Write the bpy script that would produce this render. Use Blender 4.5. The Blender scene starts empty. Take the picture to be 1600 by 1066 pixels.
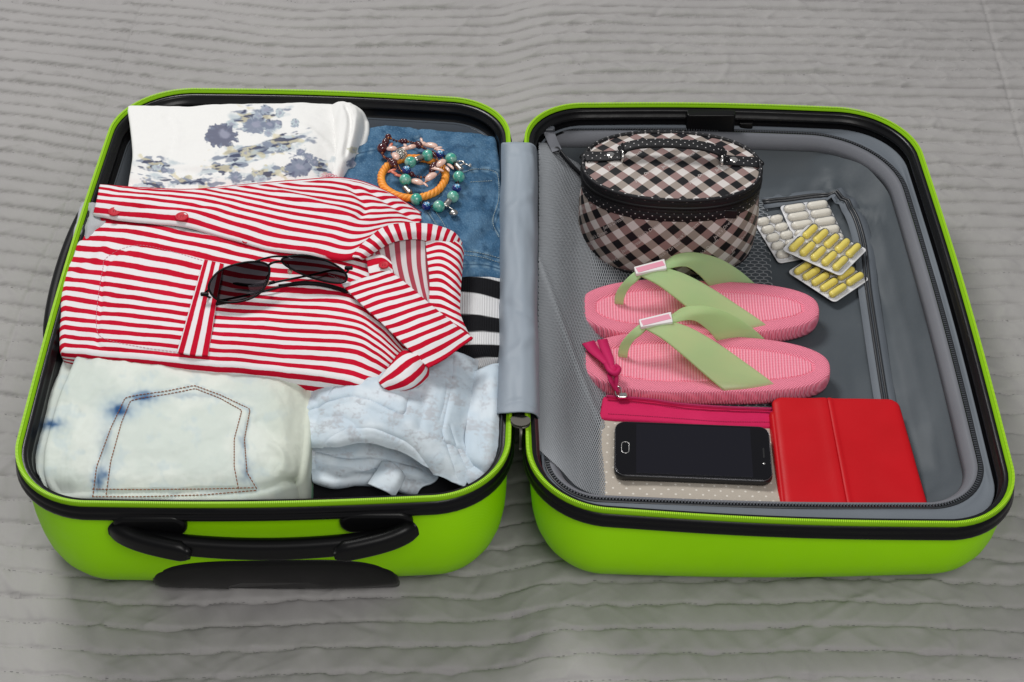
import bpy, math, random
import numpy as np
from mathutils import Vector, Matrix
from mathutils.bvhtree import BVHTree

R = math.radians
rng = np.random.default_rng(7)
random.seed(7)
S = bpy.context.scene
COL = S.collection

# ---------------------------------------------------------------- camera
CAM_PITCH, FPX = R(43.0), 2700.0
CAM = np.array([0.0, -1.316, 1.263])
cd = bpy.data.cameras.new('camera'); cd.sensor_width = 36.0; cd.lens = FPX / 1600 * 36
cd.clip_start = 0.02; cd.clip_end = 50
co = bpy.data.objects.new('camera', cd); COL.objects.link(co)
co.location = CAM; co.rotation_euler = (math.pi/2 - CAM_PITCH, 0, 0)
S.camera = co

# ---------------------------------------------------------------- world, lamps, exposure
W = bpy.data.worlds.new('World'); S.world = W; W.use_nodes = True
W.node_tree.nodes['Background'].inputs[0].default_value = (0.95, 0.97, 1.0, 1)
W.node_tree.nodes['Background'].inputs[1].default_value = 0.25
def area(name, loc, target, sx, sy, power, color):
    l = bpy.data.lights.new(name, 'AREA'); l.shape = 'RECTANGLE'; l.size = sx; l.size_y = sy
    l.energy = power; l.color = color
    o = bpy.data.objects.new(name, l); COL.objects.link(o); o.location = loc
    o.rotation_euler = (Vector(target) - Vector(loc)).to_track_quat('-Z', 'Y').to_euler()
    return o
area('window_light', (-1.2, 1.70, 3.0), (0, 0, 0), 1.1, 0.95, 90.0, (1.0, 0.99, 0.97))
area('front_fill', (0.45, -1.75, 2.15), (0, -.15, 0), 1.1, 1.1, 33.0, (1.0, 0.98, 0.95))  # unseen fill lamp added in front to brighten shell fronts and near bed
S.view_settings.view_transform = 'Standard'; S.view_settings.look = 'None'
S.view_settings.exposure = -0.04; S.view_settings.gamma = 1.0
S.render.engine = 'CYCLES'
S.cycles.use_denoising = True
S.cycles.max_bounces = 8; S.cycles.transparent_max_bounces = 16
S.cycles.caustics_reflective = False; S.cycles.caustics_refractive = False

# ---------------------------------------------------------------- helpers
_F = np.array([0, math.cos(CAM_PITCH), -math.sin(CAM_PITCH)])
_U = np.array([0, math.sin(CAM_PITCH), math.cos(CAM_PITCH)])
_R = np.array([1.0, 0, 0])
def ray(x, y):
    return _F + _R*(x-800)/FPX - _U*(y-533)/FPX
def at(x, y, z):
    """the point of the place at height z that was measured at (x, y) of the photograph"""
    d = ray(x, y); return CAM + d*((z-CAM[2])/d[2])
def px(p):
    q = np.asarray(p) - CAM; return 800+FPX*q.dot(_R)/q.dot(_F), 533-FPX*q.dot(_U)/q.dot(_F)
def ats(pts, z=None):
    return np.array([at(p[0], p[1], p[2] if z is None else z) for p in pts])

def _hash(ix, iy, seed):
    n = (ix*374761393 + iy*668265263 + seed*982451653) & 0xFFFFFFFF
    n = ((n ^ (n >> 13))*1274126177) & 0xFFFFFFFF
    return ((n ^ (n >> 16)) & 0xFFFF)/65535.0
def noise(x, y, seed=0):
    x = np.asarray(x, float); y = np.asarray(y, float)
    ix = np.floor(x).astype(np.int64); iy = np.floor(y).astype(np.int64)
    fx = x-ix; fy = y-iy
    ux = fx*fx*fx*(fx*(fx*6-15)+10); uy = fy*fy*fy*(fy*(fy*6-15)+10)
    def g(i, j, dx, dy):
        a = _hash(i, j, seed)*2*np.pi
        return np.cos(a)*dx + np.sin(a)*dy
    a = g(ix, iy, fx, fy); b = g(ix+1, iy, fx-1, fy); c = g(ix, iy+1, fx, fy-1); d = g(ix+1, iy+1, fx-1, fy-1)
    return ((a+(b-a)*ux) + ((c+(d-c)*ux)-(a+(b-a)*ux))*uy)*1.4
def fbm(x, y, seed=0, octs=3):
    s = 0; a = 1.0
    for k in range(octs):
        s = s + a*noise(x*2**k, y*2**k, seed+k*17); a *= 0.5
    return s
def polydist(X, Y, pts):
    """distance from (X, Y) to the polyline pts and the arc parameter of the nearest point"""
    best = np.full(np.shape(X), 1e9); par = np.zeros(np.shape(X)); acc = 0.0
    pts = np.asarray(pts)[:, :2]; seg = np.linalg.norm(np.diff(pts, axis=0), axis=1); tot = seg.sum()
    for (a, b, l) in zip(pts[:-1], pts[1:], seg):
        t = np.clip(((X-a[0])*(b[0]-a[0])+(Y-a[1])*(b[1]-a[1]))/max(l*l, 1e-12), 0, 1)
        d = np.hypot(X-a[0]-t*(b[0]-a[0]), Y-a[1]-t*(b[1]-a[1]))
        m = d < best; best = np.where(m, d, best); par = np.where(m, (acc+t*l)/tot, par); acc += l
    return best, par

def smooth_path(pts, n, closed=False):
    """Catmull-Rom through pts, n samples"""
    P = np.asarray(pts, float); m = len(P)
    t = np.linspace(0, m if closed else m-1, n, endpoint=not closed)
    i = np.floor(t).astype(int)
    if not closed: i = np.minimum(i, m-2)
    f = (t-i)[:, None]
    def g(k):
        if closed: return P[k % m]
        Q = P[np.clip(k, 0, m-1)].copy()
        lo = k < 0; hi = k > m-1
        Q[lo] = 2*P[0]-P[1]; Q[hi] = 2*P[-1]-P[-2]
        return Q
    a, b, c, d = g(i-1), g(i), g(i+1), g(i+2)
    return 0.5*((2*b)+(-a+c)*f+(2*a-5*b+4*c-d)*f**2+(-a+3*b-3*c+d)*f**3)
def resample(P, n, closed=False):
    P = np.asarray(P, float)
    if closed: P = np.vstack([P, P[:1]])
    s = np.concatenate([[0], np.cumsum(np.linalg.norm(np.diff(P, axis=0), axis=1))])
    t = np.linspace(0, s[-1], n, endpoint=not closed)
    return np.stack([np.interp(t, s, P[:, k]) for k in range(P.shape[1])], 1)
def surf(ctrl, nu, nv):
    """bicubic sheet through a grid of control points -> (nv, nu, 3)"""
    C = np.asarray(ctrl, float)
    rows = np.stack([smooth_path(r, nu) for r in C], 0)
    return np.stack([smooth_path(rows[:, k], nv) for k in range(nu)], 1)

def gridfaces(nv, nu, wrapu=False, wrapv=False, off=0):
    i = np.arange(nv if wrapv else nv-1)[:, None]; j = np.arange(nu if wrapu else nu-1)[None, :]
    i2 = (i+1) % nv; j2 = (j+1) % nu
    return (np.stack([i*nu+j+0*i, i*nu+j2, i2*nu+j2, i2*nu+j], -1).reshape(-1, 4)+off).tolist()

class Acc:
    def __init__(s): s.V = []; s.F = []; s.UV = []; s.n = 0
    def add(s, V, F, uv=None):
        V = np.asarray(V, float).reshape(-1, 3)
        s.V.append(V); s.F += [[k+s.n for k in f] for f in F]
        s.UV.append(np.zeros((len(V), 2)) if uv is None else np.asarray(uv, float).reshape(-1, 2)); s.n += len(V); return s
    def build(s, name, mat, parent=None, **k):
        return mesh(name, np.vstack(s.V), s.F, mat, parent, uv=np.vstack(s.UV), **k)

def mesh(name, V, F, mat, parent=None, uv=None, col=None, smooth=True, solid=0, sub=0, bevel=0, kind=None, offset=-1):
    V = np.asarray(V, float).reshape(-1, 3)
    me = bpy.data.meshes.new(name); me.from_pydata(V.tolist(), [], F); me.update()
    li = np.empty(len(me.loops), np.int32); me.loops.foreach_get('vertex_index', li)
    if uv is not None:
        u = me.uv_layers.new(name='UVMap'); u.data.foreach_set('uv', np.asarray(uv, np.float32).reshape(-1, 2)[li].ravel())
    if col is not None:
        c = me.color_attributes.new('Print', 'FLOAT_COLOR', 'POINT')
        cc = np.ones((len(V), 4), np.float32); cc[:, :3] = np.asarray(col).reshape(-1, 3); c.data.foreach_set('color', cc.ravel())
    if smooth: me.polygons.foreach_set('use_smooth', np.ones(len(me.polygons), bool))
    if smooth:
        for p in me.polygons:
            if len(p.vertices) > 8: p.use_smooth = False
    me.materials.append(mat)
    o = bpy.data.objects.new(name, me); COL.objects.link(o)
    if parent is not None: attach(o, parent)
    if solid:
        m = o.modifiers.new('thickness', 'SOLIDIFY'); m.thickness = solid; m.offset = offset
    if bevel:
        m = o.modifiers.new('edge', 'BEVEL'); m.width = bevel; m.segments = 3; m.limit_method = 'ANGLE'; m.angle_limit = R(40); m.harden_normals = False
    if sub:
        m = o.modifiers.new('round', 'SUBSURF'); m.levels = sub; m.render_levels = sub
    if kind: o['kind'] = kind
    return o
def world_of(o):
    m = o.matrix_basis.copy()
    return (world_of(o.parent) @ o.matrix_parent_inverse @ m) if o.parent else m
def attach(o, parent):
    o.parent = parent; o.matrix_parent_inverse = world_of(parent).inverted()
def tag(o, label, cat, group=None):
    o['label'] = label; o['category'] = cat
    if group: o['group'] = group
    return o
def thing(name, label, cat, loc=(0, 0, 0), group=None, rot=(0, 0, 0)):
    e = bpy.data.objects.new(name, None); COL.objects.link(e); e.location = loc; e.rotation_euler = rot
    e.empty_display_size = 0.02
    return tag(e, label, cat, group)
def copy_tree(o, parent=None):
    c = o.copy(); COL.objects.link(c)
    if parent is not None: c.parent = parent
    for ch in [k for k in bpy.data.objects if k.parent == o]: copy_tree(ch, c)
    return c

def frames(P, closed=False, up=None):
    P = np.asarray(P, float)
    T = np.roll(P, -1, 0)-np.roll(P, 1, 0) if closed else np.gradient(P, axis=0)
    T /= np.linalg.norm(T, axis=1)[:, None]+1e-12
    if up is not None:
        U = np.tile(np.asarray(up, float), (len(P), 1)); 
        Nn = np.cross(U, T); Nn /= np.linalg.norm(Nn, axis=1)[:, None]+1e-12
        return T, Nn, np.cross(T, Nn)
    n = np.array([0, 0, 1.0]) if abs(T[0, 2]) < .9 else np.array([1.0, 0, 0])
    N = []
    for t in T:
        n = n-t*n.dot(t); n /= np.linalg.norm(n); N.append(n)
    N = np.array(N); return T, N, np.cross(T, N)
def tube(P, r, seg=8, closed=False, cap=True, flat=1.0, up=None):
    P = np.asarray(P, float); n = len(P); T, N, B = frames(P, closed, up)
    r = np.broadcast_to(np.asarray(r, float), (n,))
    a = np.linspace(0, 2*np.pi, seg, endpoint=False)
    V = P[:, None]+r[:, None, None]*(np.cos(a)[None, :, None]*N[:, None]+flat*np.sin(a)[None, :, None]*B[:, None])
    F = gridfaces(n, seg, True, closed)
    F = [f[::-1] for f in F]
    if cap and not closed: F += [list(range(seg)), list(range((n-1)*seg, n*seg))[::-1]]
    return V.reshape(-1, 3), F
def sweep(P, prof, closed=False, up=(0, 0, 1), cap=True, scale=None):
    """profile [(side, up)] swept along P"""
    P = np.asarray(P, float); n = len(P); T, N, B = frames(P, closed, up); prof = np.asarray(prof, float); k = len(prof)
    sc = np.ones((n, 2)) if scale is None else np.asarray(scale)
    V = P[:, None]+(prof[None, :, 0]*sc[:, :1])[..., None]*N[:, None]+(prof[None, :, 1]*sc[:, 1:])[..., None]*B[:, None]
    F = gridfaces(n, k, True, closed)
    if cap and not closed: F += [list(range(k)), list(range((n-1)*k, n*k))[::-1]]
    return V.reshape(-1, 3), F
def rrect(w, h, r, n=4):
    """rounded rectangle outline, counter-clockwise"""
    out = []
    for cx, cy, a0 in ((w/2-r, h/2-r, 0), (-w/2+r, h/2-r, 90), (-w/2+r, -h/2+r, 180), (w/2-r, -h/2+r, 270)):
        for k in range(n+1):
            a = R(a0+90*k/n); out.append((cx+r*math.cos(a), cy+r*math.sin(a)))
    return np.array(out)
def loft(rings, cap0=True, cap1=True):
    rings = np.asarray(rings, float); m, k = rings.shape[:2]
    F = gridfaces(m, k, True)
    if cap0: F.append(list(range(k))[::-1])
    if cap1: F.append(list(range((m-1)*k, m*k)))
    return rings.reshape(-1, 3), F
def slab(outline, z0, z1, r=0.001, seg=3):
    """flat plate with rounded edges from an outline, z0..z1"""
    o = np.asarray(outline, float); c = o.mean(0)
    nrm = np.roll(o, -1, 0)-np.roll(o, 1, 0); nrm = np.stack([nrm[:, 1], -nrm[:, 0]], 1); nrm /= np.linalg.norm(nrm, axis=1)[:, None]+1e-12
    rings = []
    for k in range(seg+1):
        a = math.pi/2*k/seg; q = o-nrm*r*(1-math.sin(a)); rings.append(np.c_[q, np.full(len(o), z0+r*(1-math.cos(a)))])
    for k in range(seg+1):
        a = math.pi/2*k/seg; q = o-nrm*r*(1-math.cos(a)); rings.append(np.c_[q, np.full(len(o), z1-r+r*math.sin(a))])
    return loft(rings)
def sphere(c, r, nu=12, nv=8):
    r = np.broadcast_to(np.asarray(r, float), (3,))
    th = np.linspace(0, np.pi, nv+1)[:, None]; ph = np.linspace(0, 2*np.pi, nu, endpoint=False)[None]
    V = np.stack([np.sin(th)*np.cos(ph), np.sin(th)*np.sin(ph), np.cos(th)+0*ph], -1)*r+np.asarray(c)
    F = [f[::-1] for f in gridfaces(nv+1, nu, True)]
    return V.reshape(-1, 3), F
def box(c, s, rot=None):
    V = np.array([[x, y, z] for x in (-.5, .5) for y in (-.5, .5) for z in (-.5, .5)])*np.asarray(s)
    if rot is not None: V = V @ np.asarray(rot).T
    return V+np.asarray(c), [[0, 1, 3, 2], [4, 6, 7, 5], [0, 4, 5, 1], [2, 3, 7, 6], [0, 2, 6, 4], [1, 5, 7, 3]]
def rotz(a):
    c, s = math.cos(a), math.sin(a); return np.array([[c, -s, 0], [s, c, 0], [0, 0, 1.0]])

def bvh_of(V, F): return BVHTree.FromPolygons([tuple(v) for v in np.asarray(V, float).reshape(-1, 3)], F)
def hit(bvh, x, y):
    """the point of a built surface that was measured at (x, y)"""
    h = bvh.ray_cast(Vector(CAM), Vector(ray(x, y)).normalized()); return np.array(h[0]) if h[0] is not None else None
def hit_down(bvh, x, y, z0=.6, default=0.0):
    h = bvh.ray_cast(Vector((x, y, z0)), Vector((0, 0, -1))); return h[0].z if h[0] is not None else default

# ---------------------------------------------------------------- materials
class Mat:
    def __init__(s, name, color=(.5, .5, .5), rough=.5, **kw):
        s.m = bpy.data.materials.new(name); s.m.use_nodes = True; s.nt = s.m.node_tree
        s.b = s.nt.nodes['Principled BSDF']; s.out = s.nt.nodes['Material Output']
        s.set('Base Color', (*color, 1)); s.set('Roughness', rough)
        for k, v in kw.items(): s.set(k.replace('_', ' ').title() if k.islower() else k, v)
        s.bump_in = None; s._tc = None
    def set(s, k, v):
        s.b.inputs[{'Metal': 'Metallic', 'Spec': 'Specular IOR Level', 'Trans': 'Transmission Weight', 'Sheen': 'Sheen Weight', 'Coat': 'Coat Weight', 'Ior': 'IOR', 'Sss': 'Subsurface Weight'}.get(k, k)].default_value = v
    def n(s, t, **kw):
        nd = s.nt.nodes.new(t)
        for k, v in kw.items():
            if k.startswith('i_'): nd.inputs[int(k[2:]) if k[2:].isdigit() else k[2:].replace('_', ' ')].default_value = v
            else: setattr(nd, k, v)
        return nd
    def l(s, a, b): s.nt.links.new(a, b)
    def coord(s, kind='Object'):
        if s._tc is None: s._tc = s.n('ShaderNodeTexCoord')
        return s._tc.outputs[kind]
    def math(s, op, a, b=None, c=None, clamp=False):
        nd = s.n('ShaderNodeMath', operation=op); nd.use_clamp = clamp
        for i, v in enumerate((a, b, c)):
            if v is None: continue
            if isinstance(v, (int, float)): nd.inputs[i].default_value = v
            else: s.l(v, nd.inputs[i])
        return nd.outputs[0]
    def noise(s, scale, detail=2, coord='Object', rough=.5, dist=0, stretch=None):
        nd = s.n('ShaderNodeTexNoise'); nd.inputs['Scale'].default_value = scale; nd.inputs['Detail'].default_value = detail
        nd.inputs['Roughness'].default_value = rough; nd.inputs['Distortion'].default_value = dist
        c = s.coord(coord)
        if stretch:
            mp = s.n('ShaderNodeMapping'); mp.inputs['Scale'].default_value = stretch; s.l(c, mp.inputs[0]); c = mp.outputs[0]
        s.l(c, nd.inputs['Vector']); return nd.outputs['Fac']
    def mix(s, fac, a, b):
        nd = s.n('ShaderNodeMix', data_type='RGBA')
        if isinstance(fac, (int, float)): nd.inputs[0].default_value = fac
        else: s.l(fac, nd.inputs[0])
        for i, v in ((6, a), (7, b)):
            if isinstance(v, tuple): nd.inputs[i].default_value = (*v, 1) if len(v) == 3 else v
            else: s.l(v, nd.inputs[i])
        return nd.outputs[2]
    def remap(s, v, a, b, c=0., d=1.):
        nd = s.n('ShaderNodeMapRange'); s.l(v, nd.inputs[0])
        for i, q in enumerate((a, b, c, d)): nd.inputs[i+1].default_value = q
        return nd.outputs[0]
    def color(s, v): s.l(v, s.b.inputs['Base Color']); return s
    def vary(s, c1, c2, scale=30, detail=3, coord='Object', lo=.3, hi=.7, stretch=None):
        s.color(s.mix(s.remap(s.noise(scale, detail, coord, stretch=stretch), lo, hi), c1, c2)); return s
    def bump(s, h, strength=.3, dist=.001):
        nd = s.n('ShaderNodeBump'); nd.inputs['Strength'].default_value = strength; nd.inputs['Distance'].default_value = dist
        s.l(h, nd.inputs['Height'])
        if s.bump_in is not None: s.l(s.bump_in, nd.inputs['Normal'])
        s.bump_in = nd.outputs[0]; s.l(s.bump_in, s.b.inputs['Normal']); return s
    def xyz(s, coord='Object'):
        nd = s.n('ShaderNodeSeparateXYZ'); s.l(s.coord(coord), nd.inputs[0]); return nd.outputs
    def weave(s, pitch, strength=.3, dist=.0003, coord='UV'):
        x = s.xyz(coord); k = 2*math.pi/pitch
        h = s.math('MULTIPLY', s.math('SINE', s.math('MULTIPLY', x[0], k)), s.math('SINE', s.math('MULTIPLY', x[1], k)))
        return s.bump(h, strength, dist)
# ---------------------------------------------------------------- bedspread
BEDZ, SAG = -.013, .016          # the soft bed gives more under the packed half
def sm01(x, a, b):
    t = np.clip((x-a)/(b-a), 0, 1); return t*t*(3-2*t)
def build_bed():
    def axis(lo, hi, a, b, d, dd): return np.concatenate([np.arange(lo, a, dd), np.arange(a, b, d), np.arange(b, hi+dd, dd)])
    x = axis(-1.25, 1.25, -.76, .76, .00205, .012); y = axis(-.85, 1.35, -.43, .76, .00205, .012)
    nx, ny = len(x), len(y); X, Y = np.meshgrid(x, y)
    warp = .020*noise(X*1.3+3, Y*1.1, 3)+.008*noise(X*4.5, Y*3.2, 5)+.0018*noise(X*11, Y*6, 9)
    left = np.clip((-X-.28)/.5, 0, 1.4); warp = warp-.075*left**1.3*np.clip((Y+.45)/.6, 0, 1.2)
    Yw = Y+warp; sp = 1/(37.4+8.7*Yw); ph = 37.4*Yw+4.35*Yw**2; idx = np.floor(ph).astype(np.int64); f = ph-idx
    rid = _hash(idx, idx*0+3, 11)
    d = np.minimum(f, 1-f)*sp                                   # distance to the nearest row of stitching
    bk = sm01(Y, -.15, .40); puff = (.0026+.0036*bk)*(.8+.5*noise(X*6+rid*9, idx*1.37, 21))
    h = puff*(1-np.exp(-d/.0016))+(.0008+.0016*bk)*np.sin(np.pi*f)
    # puckers: short slanted pleats that start at the stitching and die out in the channel
    for k, (sc, sl, am) in enumerate(((18, 1.0, .0036), (18, -1.1, .0034), (40, .5, .0018), (90, -.6, .0008))):
        q = X*sc+rid*37+sl*f*sp*sc*1.6; r = 1-np.abs(noise(q, idx*1.91+k*5.3+f*.55, 31+k))*2.2
        h = h+am*np.clip(r, -.2, 1)**3*np.clip(noise(X*7+k*9, idx*.83+k, 61+k)*1.6+.35, 0, 1)*(.30+.70*np.exp(-d/.006))*(.55+.45*sm01(Y, -.25, .35))
    for k in range(150):
        cx, cy = rng.uniform(-.75, .75), rng.uniform(-.42, .74); a = rng.uniform(-1.2, 1.2)+(1.57 if rng.random() < .5 else 0); L = rng.uniform(.015, .06)
        m = (np.abs(x-cx) < L+.03); n = (np.abs(y-cy) < L+.03); ii = np.ix_(n, m)
        dd, t = polydist(X[ii], Y[ii], [(cx-L*math.cos(a), cy-L*math.sin(a)), (cx+L*.2*math.sin(a), cy+L*.2*math.cos(a)), (cx+L*math.cos(a), cy+L*math.sin(a))])
        h[ii] += rng.choice([-1, 1, 1])*.0017*np.exp(-(dd/.0042)**2)*np.sin(np.pi*np.clip(t, 0, 1))
    sh1 = (_hash(idx, idx*0+9, 5)-.5)*2.2
    env = (.55+.45*np.exp(-d/.006))*(1.15-.72*bk)
    h = h+env*(.0034*noise(X*28+rid*41+sh1*f, idx*3.7+f*.45, 81)+.0020*noise(X*58+rid*27-sh1*1.3*f, idx*2.9+f*.6, 83)+.0007*noise(X*120+rid*9+f, idx*2.3+f, 85))
    h = h+.004*noise(X*2.2, Y*2.2, 41)
    for vx in (-.545, .615):                                     # cross seams of the quilt panels
        h = h-.0016*np.exp(-((X-vx-.02*noise(Y*3, Y*0, 8)-.05*(Y-.1))/.0022)**2)
    h = h-.0010*np.exp(-(d/.0016)**2)*(.6+.4*np.sin(X*2*np.pi/.0062))
    Z = h-.0075+BEDZ-SAG*(1-sm01(X, -.03, .06))
    m = Mat('bedspread_fabric', (.30, .295, .29), .7, spec=.25)
    m.color(m.mix(m.remap(m.noise(3.5, 3), .3, .7), (.312, .301, .298), (.348, .336, .331)))
    m.weave(.0011, .15, .0002, 'Object'); m.bump(m.noise(60, 3), .12, .0010)
    o = mesh('bedspread', np.stack([X, Y, Z], -1), gridfaces(ny, nx), m.m, kind='structure')
    # the rows of stitching: threads in the grooves, darkened to paint shaded needle holes
    A = []; j0 = np.where((x > -.80) & (x < .80))[0]
    for k in range(int(ph[0].max())+1, int(ph[-1].min())):
        yy = np.array([np.interp(k, ph[:, j], y) for j in j0]); s_ = np.arange(x[j0[0]], x[j0[-1]], .0052)+rng.uniform(0, .004); ym = np.interp(s_, x[j0], yy); ye = np.interp(s_+.0031, x[j0], yy)
        ii = np.clip(np.searchsorted(y, ym), 1, ny-1); jj = np.clip(np.searchsorted(x, s_), 1, nx-1); zz = np.minimum(Z[ii, jj], Z[ii-1, jj])+.0001
        for a, b, e, q in zip(s_, ym, ye, zz):
            if -.46 < b < .80: A.append(((a, b, q), (a+.0031, e, q)))
    A = np.array(A); a, b = A[:, 0], A[:, 1]; w = np.array([0, .00030, 0]); u = np.array([0, 0, .0003])
    V = np.stack([a-w, a+w, b+w, b-w, (a+b)/2+u], 1).reshape(-1, 3); n5 = np.arange(len(A))*5
    F = np.stack([np.stack([n5+i, n5+(i+1) % 4, n5+4], 1) for i in range(4)], 1).reshape(-1, 3)
    t = Mat('hole_shade_thread', (.13, .128, .13), .8); mesh('stitching', V, [f[::-1] for f in F.tolist()], t.m, o, kind='stuff')
    o['label'] = 'grey channel-quilted bedspread lying under the open suitcase'
build_bed()

# ---------------------------------------------------------------- suitcase
GREEN = (.35, .78, .001)
m_shell = Mat('green_shell', GREEN, .45, spec=.15)
m_shell.color(m_shell.mix(m_shell.remap(m_shell.noise(9, 3), .3, .7), (.33, .76, .0005), (.37, .83, .001)))
_x = m_shell.xyz('Object')
_h = m_shell.math('ADD', m_shell.math('SINE', m_shell.math('MULTIPLY', m_shell.math('ADD', _x[0], _x[2]), 2*math.pi/.0021)),
                  m_shell.math('SINE', m_shell.math('MULTIPLY', m_shell.math('SUBTRACT', _x[0], _x[2]), 2*math.pi/.0021)))
m_shell.l(m_shell.remap(m_shell.noise(40, 6, rough=.7), .3, .7, .36, .56), m_shell.b.inputs['Roughness']); m_shell.bump(_h, .22, .0002); m_shell.bump(m_shell.noise(500, 4), .06, .0004); m_shell.bump(m_shell.noise(14, 3), .05, .004)
m_black = Mat('black_rubber', (.004, .004, .005), .32, spec=.2); m_black.bump(m_black.noise(300, 3), .1, .0002)
m_black.l(m_black.remap(m_black.noise(25, 4), .3, .7, .25, .45), m_black.b.inputs['Roughness'])
m_blackin = Mat('black_plastic', (.005, .005, .006), .30, spec=.32); m_blackin.bump(m_blackin.noise(30, 3), .3, .0015)
m_handle = Mat('black_handle_plastic', (.003, .003, .0035), .36, spec=.22); m_handle.bump(m_handle.noise(900, 2), .08, .0001)
m_tape = Mat('green_zip_tape', (.20, .43, .003), .7, spec=.15)
m_teeth = Mat('green_zip_teeth', (.37, .66, .02), .5, spec=.3)
def lining_mat(name, c1, c2, rough=.5):
    m = Mat(name, c1, rough, spec=.22); m.vary(c1, c2, 7, 4); m.weave(.0012, .12, .0002, 'Object'); m.bump(m.noise(22, 4), .22, .004); return m
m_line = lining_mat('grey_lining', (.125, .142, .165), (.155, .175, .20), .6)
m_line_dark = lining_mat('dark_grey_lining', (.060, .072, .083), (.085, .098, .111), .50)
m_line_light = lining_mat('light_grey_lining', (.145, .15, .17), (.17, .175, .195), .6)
m_zipdark = Mat('dark_zip', (.022, .024, .028), .4)
m_zipgrey = Mat('grey_zip_teeth', (.055, .06, .07), .35)
m_steel = Mat('zip_metal', (.10, .095, .085), .45, metal=1.0)

def rq(c, r, inset=0.0, nc=14, ne=26, bulge=0.0):
    """rounded quadrilateral (corners counter-clockwise) moved inwards by inset"""
    c = np.asarray(c, float); n = 4
    e = np.roll(c, -1, 0)-c; e /= np.linalg.norm(e, axis=1)[:, None]
    nin = np.stack([-e[:, 1], e[:, 0]], 1)
    q = c+nin*inset
    pts = []
    corn = []
    for i in range(n):
        p, d = q[i-1], e[i-1]; s, f = q[i], e[i]
        t = np.linalg.solve(np.stack([d, -f], 1), s-p); corn.append(p+d*t[0])
    rr = np.broadcast_to(np.asarray(r, float), (4,))
    arcs = []
    for i in range(n):
        din, dout = e[i-1], e[i]; ang = math.acos(np.clip(din.dot(dout), -1, 1)); ri = max(rr[i]-inset, .006)
        tl = ri*math.tan(ang/2); a = corn[i]-din*tl; ctr = a+nin[i-1]*ri
        th0 = math.atan2(*(a-ctr)[::-1])
        arcs.append(np.array([ctr+ri*np.array([math.cos(th0+ang*k/nc), math.sin(th0+ang*k/nc)]) for k in range(nc+1)]))
    for i in range(n):
        pts.append(arcs[i]); a, b = arcs[i][-1], arcs[(i+1) % n][0]
        t = np.linspace(0, 1, ne+1)[1:-1][:, None]
        pts.append(a+(b-a)*t-nin[i]*bulge*np.sin(np.pi*t))
    return np.vstack(pts)

SUIT = thing('suitcase', 'open bright green hard-shell suitcase with black rims lying on the grey bedspread', 'suitcase', (0, 0, 0))
LC = [(-.452, -.303), (-.001, -.294), (-.002, .312), (-.449, .338)]; LR = [.078, .075, .075, .085]
RC = [(.013, -.306), (.462, -.303), (.462, .336), (.014, .306)]; RR = [.075, .075, .085, .075]
zL = lambda x, y: .120+0*x
zR = lambda x, y: .120-.030*(x-.013)/.45
def band(name, mat, C, r, zf, prof, parent=SUIT, zb=BEDZ, cap1=False, cap0=False, kind=None, **k):
    """rings at (inset, depth) below the rim; a depth d>=1 means a share of the rim height (d-1)"""
    rings = []
    for ins, dep in prof:
        p = rq(C, r, ins, bulge=.004); z = zf(p[:, 0], p[:, 1])
        z = z-dep if dep < .5 else zb+(z-zb)*(2-dep)
        rings.append(np.c_[p, z])
    V, F = loft(rings, cap0, cap1)
    return mesh(name, V, [f[::-1] for f in F], mat, parent, kind=kind, **k)
halves = []
for C, r, zf, inner in ((LC, LR, zL, 1), (RC, RR, zR, 0)):
    sh = band('shell', m_shell.m, C, r, zf, [(.004, .017), (.0035, .026), (.0040, 1.42), (.0055, 1.56), (.0085, 1.68), (.0135, 1.78), (.021, 1.87), (.031, 1.938), (.043, 1.980), (.058, 1.996), (.085, 1.9990), (.11, 1.9993)], cap1=True, zb=BEDZ-SAG*inner)
    halves.append(sh)
    band('rim_band', m_black.m, C, r, zf, [(.0045, .0022), (.0012, .0035), (-.0012, .006), (-.0022, .0095), (-.0012, .0112), (-.0022, .0128), (-.003, .0155), (-.0022, .0185), (.0006, .0205), (.005, .021)])
    band('inner_rim', m_blackin.m, C, r, zf, [(.0045, .0022), (.0085, .0018), (.0095, .004), (.0100, .008), (.0122, .0092), (.0126, .0125), (.0108, .0138), (.0125, .0215), (.0145, .0235), (.0165, .024)])
    band('zipper_tape', m_tape.m, C, r, zf, [(.0050, .0008), (.0040, -.0008), (.0022, -.0016), (.0002, -.0010), (-.0006, .0010), (-.0002, .0030), (.0025, .0034)])
    # zipper teeth: a coil of small links all round the rim
    p = resample(rq(C, r, .0012, 30, 60, bulge=.004), 1150, closed=True); z = zf(p[:, 0], p[:, 1])+.0018
    t = np.roll(p, -1, 0)-np.roll(p, 1, 0); t /= np.linalg.norm(t, axis=1)[:, None]
    A = Acc()
    for q, zz, d in zip(p, z, t):
        rot = np.array([[d[0], -d[1], 0], [d[1], d[0], 0], [0, 0, 1.0]])
        A.add(*box((q[0], q[1], zz), (.00105, .0025, .0018), rot))
    A.build('zipper_teeth', m_teeth.m, SUIT, smooth=False, kind='stuff')
# linings
band('lining', m_line.m, LC, LR, zL, [(.0155, .022), (.018, .030), (.020, .06), (.024, .085), (.034, .100), (.06, .104), (.1, .1045)], cap1=True)
# strap sewn down the back of the lining
for xx in (-.072,):
    V, F = sweep([(xx, .2925, .088), (xx, .2912, .07), (xx-.002, .286, .045), (xx-.004, .275, .03)], [(-.016, 0), (.016, 0), (.016, .0012), (-.016, .0012)], up=(0, -1, 0.2))
    mesh('lining_strap', V, F, m_line_light.m, SUIT, smooth=False)
V, F = loft([np.c_[rrect(.2, .003, .001), np.full(20, z)] for z in (.05, .09)]); V += np.array([-.13, .2955, 0])

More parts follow.
